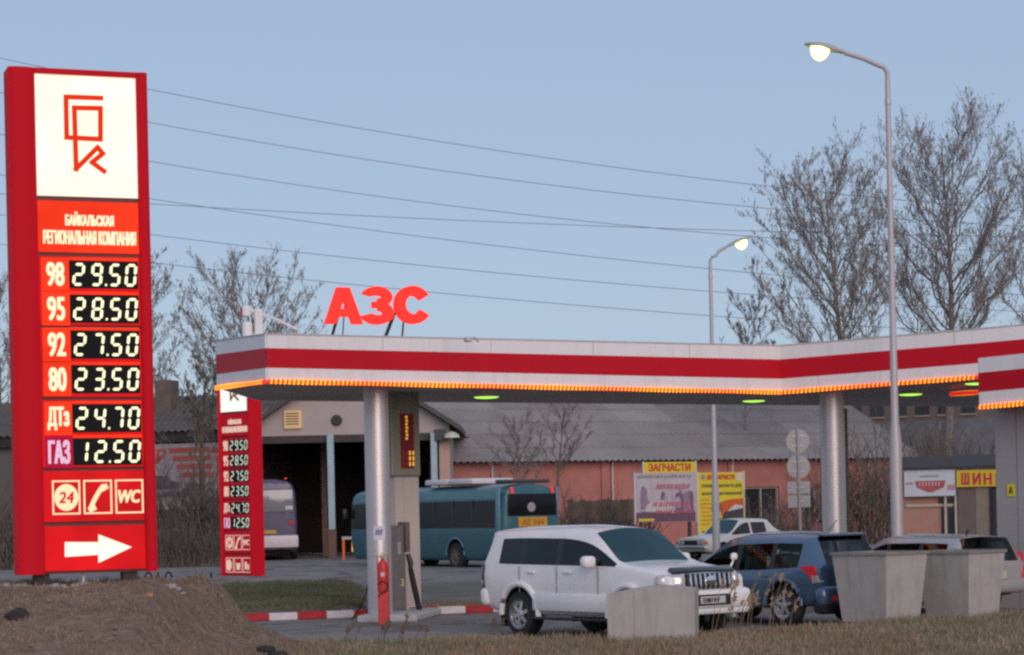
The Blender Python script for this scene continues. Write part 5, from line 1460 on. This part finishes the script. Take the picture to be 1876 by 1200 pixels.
# corrugated sheets, laid in courses that overlap
slate = mat('old_slate_roof', (.33,.29,.28), .9, scale=.3, bump=.15, col2=(.22,.19,.185), var=.1, detail=10)
def corrugated(par, x0, x1, y0, z0, y1, z1, courses, pitch, amp, m, sheet=3.4):
    nx = max(2, int(sheet/pitch*6)); ns = int((x1-x0)/sheet)+1; rnd = random.Random(int(x1*10)); base = {}
    for c in range(courses):
        t0, t1 = c/courses, (c+1)/courses
        for s in range(ns):
            xa = x0 + (x1-x0)*s/ns; xb = x0 + (x1-x0)*(s+1)/ns + .08; v = []; f = []
            dz = rnd.uniform(0, .010)
            for k in range(nx+1):
                x = xa + (xb-xa)*k/nx; a = amp*math.sin(2*math.pi*x/pitch)
                for t, e in ((t0 - .02, .016), (t1, 0)): v.append((x, y0+(y1-y0)*t, z0+(z1-z0)*t + a + e + dz))
            for k in range(nx): f.append((2*k, 2*k+2, 2*k+3, 2*k+1))
            MB().add(v, f).build('roof_sheet', rnd.choice(m) if isinstance(m, list) else m, par, smooth=True, angle=80, fix=False)
slates = [slate, slate, slate, mat('slate_brown', (.295,.255,.243), .9, scale=.35, bump=.15, col2=(.19,.165,.158), detail=10), mat('slate_pale', (.35,.31,.30), .9, scale=.35, bump=.15, col2=(.235,.205,.20), detail=10)]
corrugated(pk, -.3, Ln+.3, -.55, ez-.05, 6.2, ez+3.35, 5, .34, .035, slates)
for px in (900, 1120, 1340, 1590):
    x = pw.uv(px, 900)[0]; MB().tube([(x, -.2, ez-.1), (x, -.14, ez-.4), (x, -.14, .2)], .05, 6).build('downpipe', galv, pk)
MB().prism([(0,.3,ez-.05),(0,6.2,ez+3.2),(0,12,ez-.05)], (Ln,0,0)).build('roof_core', mat('roof_dark', (.05,.045,.045), .9), pk)
MB().bb(-.3, Ln+.3, 6.05, 6.45, ez+3.32, ez+3.5).build('ridge_cap', slate, pk)
corrugated(pk, -.3, Ln+.3, 12.4, ez-.1, 6.25, ez+3.33, 2, .34, .05, slate, 8)

# ------------------------------------------------------------------ billboards
bw_ = Wall(1160, 86.5, 1366, 88.0, base_z(87))
def board(label, a, c, b, d, m, name='billboard', legs=True, yoff=0.0):
    x0, z1 = bw_.uv(a, c); x1, z0 = bw_.uv(b, d)
    o = thing(name, label, 'billboard', bw_.O + bw_.n*yoff, bw_.rz)
    MB().bb(x0, x1, 0, .06, z0, z1).build('panel', m, o)
    for q in ((x0-.05,x0),(x1,x1+.05)): MB().bb(q[0], q[1], -.02, .08, z0-.05, z1+.05).build('frame', galv, o)
    if legs:
        for x in (x0+.25, x1-.25): MB().bb(x-.05, x+.05, .065, .16, 0, z1-.1).build('leg', dark_steel, o)
    return o, x0, x1, z0, z1
yel_b = mat('board_yellow_paint', (.66,.52,.02), .6, var=.06, scale=1.5)
red_t = mat('board_red_ink', (.55,.04,.03), .7, var=.05)
o, x0, x1, z0, z1 = board('small yellow billboard with red lettering on top of the photo billboard', 1180, 847, 1275, 865, yel_b, legs=True, yoff=-.05)
text('lettering', 'ЗАПЧАСТИ', (z1-z0)*.70, red_t, o, ((x0+x1)/2, -.004, (z0+z1)/2), width=(x1-x0)*.80, bold=.03, depth=.006)
o, x0, x1, z0, z1 = board('large purple and white photo billboard with pinkish red script lines', 1163, 867, 1275, 955, mat('photo_sky', (.52,.47,.49), .7, scale=1.6, col2=(.40,.33,.38)))
w, h = x1-x0, z1-z0; rnd = random.Random(77); pm_ = [mat('photo_purple_%d' % k, c, .7, scale=5, col2=tuple(q*1.7 for q in c)) for k, c in enumerate(((.20,.13,.20),(.12,.07,.12),(.30,.24,.30),(.10,.05,.075)))]
MB().bb(x0+.01, x1-.01, -.004, -.001, z0+.01, z0+h*.20).build('photo_ground', pm_[3], o)
for k in range(16):   # blurred skyline and vehicles of the printed picture
    a = x0 + w*rnd.uniform(.02,.86); ww = w*rnd.uniform(.05,.13); t = h*rnd.uniform(.40,.68); b0 = z0 + h*rnd.uniform(.16,.30)
    MB().prism([(a,-.006-.001*k,b0),(min(x1-.02,a+ww),-.006-.001*k,b0),(min(x1-.02,a+ww*.9),-.006-.001*k,z0+t),(a+ww*.3,-.006-.001*k,z0+t+h*rnd.uniform(.0,.1)),(a,-.006-.001*k,z0+t*.9)], (0,-.0008,0)).build('photo_shape', pm_[k % 3], o)
MB().prism([(x0+w*.15,-.024,z0+h*.22),(x0+w*.62,-.024,z0+h*.20),(x0+w*.60,-.024,z0+h*.33),(x0+w*.46,-.024,z0+h*.44),(x0+w*.26,-.024,z0+h*.42),(x0+w*.16,-.024,z0+h*.32)], (0,-.002,0)).build('photo_shape', mat('photo_pale', (.52,.46,.47), .7, var=.15, scale=4), o)
pinkish = mat('board_pink_ink', (.48,.10,.16), .7, var=.1); gry = mat('board_grey_ink', (.22,.24,.22), .7, var=.1)
w, h = x1-x0, z1-z0
# script lines too blurred to read: slanted strokes
for fy, fx0, fx1, m_, hh in ((.72,.36,.92,pinkish,.12), (.36,.30,.94,pinkish,.11), (.21,.34,.92,pinkish,.10), (.925,.05,.95,gry,.06)):
    mb = MB(); rnd = random.Random(int(fy*100)); x = x0 + w*fx0
    while x < x0 + w*fx1:
        ww = rnd.uniform(.05,.11); mb.box((x, -.032, z0+h*fy + rnd.uniform(-.02,.02)), (ww*.7, .01, h*hh*rnd.uniform(.7,1)), ry=.35); x += ww + .03
    mb.build('script_line', m_, o)
MB().box((x0+w*.17, -.010, z0+h*.05), (w*.26,.01,h*.05)).build('phone_line', yel_b, o)
o, x0, x1, z0, z1 = board('tall yellow billboard with red heading and a car picture in its corner', 1277, 866, 1363, 978, yel_b, yoff=.05)
w, h = x1-x0, z1-z0
text('lettering', 'АВТОЗАПЧАСТИ', h*.075, red_t, o, (x0+w*.50, -.004, z1-h*.075), width=w*.60, bold=.03, depth=.006)
dkg = mat('board_green_ink', (.10,.12,.03), .7, var=.1); org = mat('board_orange_ink', (.60,.22,.02), .7, var=.1)
text('lettering', 'КУЗОВНЫЕ ЗАПЧАСТИ ДЛЯ', h*.055, dkg, o, (x0+w*.52, -.004, z1-h*.22), width=w*.86, bold=.03, depth=.006)
text('lettering', 'ЯПОНСКИХ АВТОМОБИЛЕЙ', h*.055, dkg, o, (x0+w*.52, -.004, z1-h*.335), width=w*.86, bold=.03, depth=.006)
for k in range(7): MB().bb(x0+w*.06, x0+w*(.24+.04*(k % 3)), -.008, -.002, z1-h*(.45+.065*k), z1-h*(.425+.065*k)).build('list_line', org, o)
MB().bb(x0+w*.86, x0+w*.97, -.008, -.002, z1-h*.14, z1-h*.02).build('badge', mat('badge_white', (.6,.52,.55), .7, var=.1), o)
MB().lathe([(w*.055,-.008),(w*.055,-.002)], 16, 'Y', (x0+w*.12,0,z1-h*.075)).build('badge', mat('badge_grey', (.3,.28,.18), .7, var=.1), o)
MB().prism([(x0+w*.42,-.004,z0+h*.50),(x0+w*.66,-.004,z0+h*.56),(x0+w*.99,-.004,z0+h*.58),(x0+w*.99,-.004,z0+h*.38),(x0+w*.5,-.004,z0+h*.30)], (0,-.006,0)).build('car_picture', mat('pic_orange', (.55,.10,.02), .7, var=.1), o)
MB().prism([(x0+w*.62,-.012,z0+h*.36),(x0+w*.80,-.012,z0+h*.48),(x0+w*.98,-.012,z0+h*.46),(x0+w*.98,-.012,z0+h*.34)], (0,-.006,0)).build('car_picture', mat('pic_white', (.55,.52,.52), .7, var=.1), o)
MB().prism([(x0+w*.50,-.020,z0+h*.24),(x0+w*.56,-.020,z0+h*.36),(x0+w*.98,-.020,z0+h*.42),(x0+w*.98,-.020,z0+h*.22)], (0,-.006,0)).build('car_picture', mat('pic_dark', (.04,.04,.045), .6, var=.1), o)
MB().lathe([(w*.12,-.010),(w*.12,-.004)], 16, 'Y', (x0+w*.40,0,z0+h*.42), sy=1.3).build('car_picture', mat('pic_pale', (.55,.45,.36), .7, var=.1), o)

# ------------------------------------------------------------------ road sign seen from behind
D = 66.0; b = gp(1466, D)
rs = thing('road_sign', 'grey road sign post seen from behind with two discs and two plates', 'road sign', b)
def rz_(px, py): 
    p = P(px, py, D); return p.x - b[0], p.z - b[2]
back_m = mat('sign_back', (.42,.39,.38), .6, metal=.2, var=.08)
xt, zt_ = rz_(1452, 785)
MB().tube([(0,0,0),(xt*.0-.03,0,zt_)], .04, 8).build('post', back_m, rs, smooth=True)
for px, py in ((1452,808),(1457,855)):
    x, z = rz_(px, py); MB().lathe([(.35,.06),(.355,.05),(.355,.045),(.02,.044)], 28, 'Y', (-.02,0,z)).build('disc', back_m, rs)
    for dz in (-.15,.15): MB().bb(-.2,.16,.025,.0435,z+dz-.02,z+dz+.02).build('clamp', galv, rs)
for py in (893, 918):
    x, z = rz_(1461, py); MB().bb(-.36,.32,.045,.055,z-.19,z+.18).build('plate', back_m, rs)
    MB().bb(-.14,.12,.025,.0435,z-.02,z+.02).build('clamp', galv, rs)

# ------------------------------------------------------------------ tyre shop at the right
tw = Wall(1650, 84.0, 1840, 82.5, base_z(84))
ts = thing('tyre_shop', 'small shop with a white board and a yellow board with red lettering', 'shop', tw.O, tw.rz)
def T(px, py): return tw.uv(px, py)
x0, z1 = T(1656, 862); x1, z0 = T(1750, 908)
MB().bb(x0-.3, x1, .3, 3, 0, z0+.2).build('brick_wall', mat('shop_brick', (.46,.20,.155), .9, scale=2, col2=(.40,.26,.19), var=.1, bump=.2), ts)
wb = MB().bb(x0, x1, 0, .28, z0, z1).build('white_board', mat('board_white', (.56,.58,.62), .6, var=.04), ts)
xm = (x0+x1)/2
MB().prism([(xm-.55,-.004,z1-.42),(xm+.62,-.004,z1-.42),(xm+.55,-.004,z1-.68),(xm+.1,-.004,z1-.86),(xm-.05,-.004,z1-.86),(xm-.5,-.004,z1-.66)], (0,-.008,0)).build('badge', mat('badge_red', (.42,.09,.09), .6, var=.1), wb)
MB().bb(xm-.36,xm+.36,-.010,-.002,z1-.28,z1-.20).build('small_heading', mat('head_grey', (.30,.32,.34), .6, var=.1), wb)
mb = MB()
for k in range(7): mb.box((xm-.38+k*.125,-.016,z1-.54), (.05,.008,.16), ry=.25)
mb.build('badge_script', mat('badge_pale', (.55,.40,.42), .6, var=.1), wb)
MB().bb(xm+.68,xm+.95,-.010,-.002,z0+.22,z0+.42).build('stamp', mat('stamp_pink', (.5,.25,.32), .6, var=.1), wb)
MB().bb(x0+.05,x0+.35,-.010,-.002,z1-.55,z1-.46).build('stamp', mat('stamp_pink', (.5,.25,.32)), wb)
fr_m = mat('shop_frame', (.50,.42,.34), .7, var=.1)
for (a, b_, c, d) in ((1717,1727,913,922), (1731,1746,913,922)):
    xa, za_ = T(a, c); xb, zb2 = T(b_, d); MB().bb(xa, xb, .25, .296, zb2, za_).build('window', glass_w, ts)
for (a, b_) in ((1722,1730), (1732,1747)):
    xa, za_ = T(a, 930); xb, _ = T(b_, 930); MB().bb(xa, xb, .25, .296, .2, za_).build('door_leaf', glass_w, ts)
for px in (1731, 1750): 
    x, _ = T(px, 930); MB().bb(x-.04, x+.04, .1, .24, 0, z0-.01).build('post', fr_m, ts)
xa, zc = T(1700, 926); MB().bb(xa-.9, x1-.1, .22, .294, zc-.05, zc+.05).build('rail', fr_m, ts)
xa, za_ = T(1752, 862); xb, zb2 = T(1850, 890)
yb2 = MB().bb(xa+.01, xb, -.05, .25, zb2, za_).build('yellow_board', mat('yellow_shop', (.66,.46,.02), .6, var=.05), ts)
for ch, px in (('Ш',1769),('И',1790),('Н',1810),('Ы',1832)):
    x, z = T(px, 877); text('letter', ch, .42, mat('shop_red', (.50,.02,.06), .6, var=.05), yb2, (x, -.054, z), width=.27, bold=.025, depth=.01)
xc = T(1787, 930)[0]; xd = T(1813, 930)[0]
MB().bb(xa+.02, xc-.005, .1, .3, 0, zb2-.01).build('wall_panel', mat('panel_brown', (.15,.12,.105), .8, var=.1), ts)
MB().bb(xc, xd, .08, .3, 0, zb2-.01).build('wall_panel', mat('panel_tan', (.24,.19,.15), .8, var=.1), ts)
MB().bb(xd+.005, xb, .1, .3, 0, zb2-.01).build('dark_door', mat('door_black', (.03,.03,.034), .6, var=.1), ts)
MB().bb(xd+.02, xd+.09, .0, .09, 0, zb2-.01).build('drain_pipe', black_pl, ts)
MB().prism([(x0-.6,-.1,z1+.02),(xb+.4,-.1,z1+.02),(xb+.4,3.2,z1+.5),(x0-.6,3.2,z1+.5)], (0,0,.08)).build('roof', mat('shop_roof', (.05,.045,.045), .9, var=.2), ts)

# dark sheds and flats behind
ab = Wall(1540, 165, 1790, 160, base_z(160))
ap = thing('apartment_block', 'far brown block of flats with dark windows seen under the canopy', 'building', ab.O, ab.rz)
MB().bb(0, ab.len, .2, 12, 0, 11.2).build('wall', mat('flats_brown', (.14,.108,.092), .9, var=.12, scale=.4), ap)
for r_ in range(3):
    for c_ in range(6):
        x = .7 + c_*1.75; z = 2.3 + r_*3.0
        wv = MB().bb(x, x+1.05, .14, .19, z, z+1.5).build('window', glass_w, ap)
        MB().bb(x-.06, x+1.11, .06, .138, z-.12, z-.01).build('sill', mat('flats_sill', (.34,.27,.22), .9), wv)
MB().bb(-.2, ab.len+.2, 0, 12.2, 11.2, 11.5).build('cornice', mat('flats_sill', (.34,.27,.22)), ap)
eb = Wall(1560, 128, 1900, 120, base_z(120))
es_ = thing('dark_shed', 'long dark roofed shed behind the brush and the shop signs', 'shed', eb.O, eb.rz)
MB().bb(0, eb.len, 0, 6, 0, 4.2).build('wall', mat('shed_wall', (.10,.075,.07), .9, var=.2, scale=.5), es_)
MB().prism([(0,-.4,4.1),(0,3,6.6),(0,6.4,4.1)], (eb.len,0,0)).build('roof', mat('shed_roof', (.10,.09,.09), .9, scale=.5, col2=(.2,.18,.18)), es_)

# ------------------------------------------------------------------ long shed, banner and fence at the left
lb = Wall(-80, 108, 478, 104, base_z(104))
ls = thing('long_shed', 'long low grey shed with a dark eave behind the price signs', 'shed', lb.O, lb.rz)
er = lb.uv(330, 789)[1]; rt = lb.uv(330, 714)[1]
MB().bb(0, lb.len, 0, 7, 0, er).build('wall', mat('left_shed_wall', (.125,.105,.10), .9, var=.15, scale=.5), ls)
corrugated(ls, -.2, lb.len+.2, -.5, er-.02, 3.4, rt-.1, 3, .34, .045, mat('left_roof', (.135,.115,.108), .9, scale=.4, col2=(.09,.078,.074), detail=10), 4)
MB().bb(-.2, lb.len+.2, -.42, -.06, er-.55, er-.08).build('eave_board', mat('eave_black', (.035,.03,.03), .9, var=.2), ls)
MB().prism([(0,.1,er+.01),(0,3.3,rt-.22),(0,7,er+.01)], (lb.len,0,0)).build('roof_core', mat('roof_dark', (.05,.045,.045), .9), ls)
x, z = lb.uv(285, 727); x2, z2 = lb.uv(308, 692)
MB().bb(x-.7, x2-.55, 1.5, 2.6, rt-2.0, z2).build('chimney', mat('chimney_brown', (.14,.11,.09), .9, var=.2), ls)
bb_ = Wall(200, 97.0, 482, 96.0, base_z(96))
x0, z1 = bb_.uv(255, 815); x1, z0 = bb_.uv(478, 930)
bn = thing('banner', 'weathered white banner with red print and dark cars between the two price signs', 'banner', bb_.O, bb_.rz)
MB().bb(x0, x1, 0, .05, z0, z1).build('sheet', mat('banner_sheet', (.38,.33,.335), .8, scale=.9, col2=(.24,.20,.21), var=.1), bn)
w, h = x1-x0, z1-z0
bred = mat('banner_red', (.42,.075,.06), .8, var=.15, scale=4); bgr = mat('banner_dark', (.075,.065,.085), .8, var=.3, scale=3)
xe, ze_ = bb_.uv(289, 836); text('lettering', 'ЕР', .62, bred, bn, (xe-.1, -.006, ze_), width=.95, bold=.03, depth=.006, shear=.15)
for px, wd_ in ((347,.95),(420,.8)):
    for k in range(4):
        x, z = bb_.uv(px + k*2, 820 + k*15); MB().bb(x-wd_+.13*k, x+wd_, -.010, -.002, z-.22, z).build('print_band', bred, bn)
for px, py, sx_, sz_ in ((300,884,.75,.3),(356,892,.5,.22),(330,905,1.1,.12),(430,890,.7,.3),(395,915,.8,.14)):
    x, z = bb_.uv(px, py)
    MB().prism([(x-sx_,-.013,z-sz_),(x+sx_,-.013,z-sz_),(x+sx_*.95,-.013,z),(x+sx_*.5,-.013,z+sz_*.2),(x+sx_*.2,-.013,z+sz_),(x-sx_*.5,-.013,z+sz_),(x-sx_*.9,-.013,z)], (0,-.006,0)).build('car_print', bgr, bn)
for x in (x0+.3, (x0+x1)/2, x1-.3): MB().bb(x-.05, x+.05, .055, .15, 0, z1).build('post', dark_steel, bn)
fc = Wall(200, 95.6, 490, 94.6, base_z(95))
fe = thing('fence', 'dark blue grey board fence below the banner', 'fence', fc.O, fc.rz)
ftop = fc.uv(340, 934)[1]; nb = int(fc.len/.30)
bdm = [MB().bb(0,.285,0,.03,.03,ftop).mesh('board', mat('fence_%d' % k, (.055+.01*k,.058+.008*k,.075+.006*k), .9, var=.25, scale=2)) for k in range(3)]
for k in range(nb): link('board', bdm[(k*7) % 3], fe, (k*.30, random.Random(k).uniform(-.012,.012), random.Random(k+50).uniform(-.06,.03)))
for zr in (.4, ftop-.35): MB().bb(0, fc.len, .035, .09, zr, zr+.1).build('rail', dark_steel, fe)
x, z = fc.uv(296, 980)
tp_ = addr(MB(), (.55,.5,1.9), .08, (0,0,.95), rz=.2).build('blue_drum_stack', mat('blue_tarp', (.02,.035,.10), .6, var=.2)); 
tp_.location = fc.O + fc.u*x + Vector((0,-.8,0)); tag(tp_, 'dark blue wrapped stack by the fence at the edge of the large sign', 'stack')
# fence right of the coach, behind the brush
fd = Wall(1040, 96.5, 1165, 97.5, base_z(96))
f2 = thing('fence', 'brown board fence behind the thicket right of the coach', 'fence', fd.O, fd.rz)
bm2 = [MB().bb(0,.27,0,.03,.03,2.3).mesh('board', mat('bfence_%d' % k, (.085+.02*k,.06+.014*k,.045+.01*k), .9, var=.25, scale=2)) for k in range(3)]
for k in range(int(fd.len/.285)): link('board', bm2[(k*5) % 3], f2, (k*.285, 0, random.Random(k).uniform(-.08,.04)))
for zr in (.4, 1.9): MB().bb(0, fd.len, .035, .09, zr, zr+.1).build('rail', dark_steel, f2)
# tyre arches and pegs set in the ground by the road
for k, (px, lab) in enumerate(((272,'half buried tyre hoop at the foot of the large sign'), (290,'dark peg between the two tyre hoops'), (309,'half buried tyre hoop nearer the second sign'), (387,'lone dark peg just left of the second price sign'))):
    g = G(px, 1064, .15); h = .32
    if k in (0, 2):
        o = MB().tube([(g.x + .13*math.cos(R(a)), g.y, .1 + h*math.sin(R(a))) for a in range(0, 181, 20)], .035, 6).build('tyre_hoop', black_rub, smooth=True); tag(o, lab, 'tyre')
    else:
        o = MB().tube([(g.x, g.y, .05), (g.x, g.y, .1+h)], [.06,.03], 6).build('peg', black_rub); tag(o, lab, 'peg')
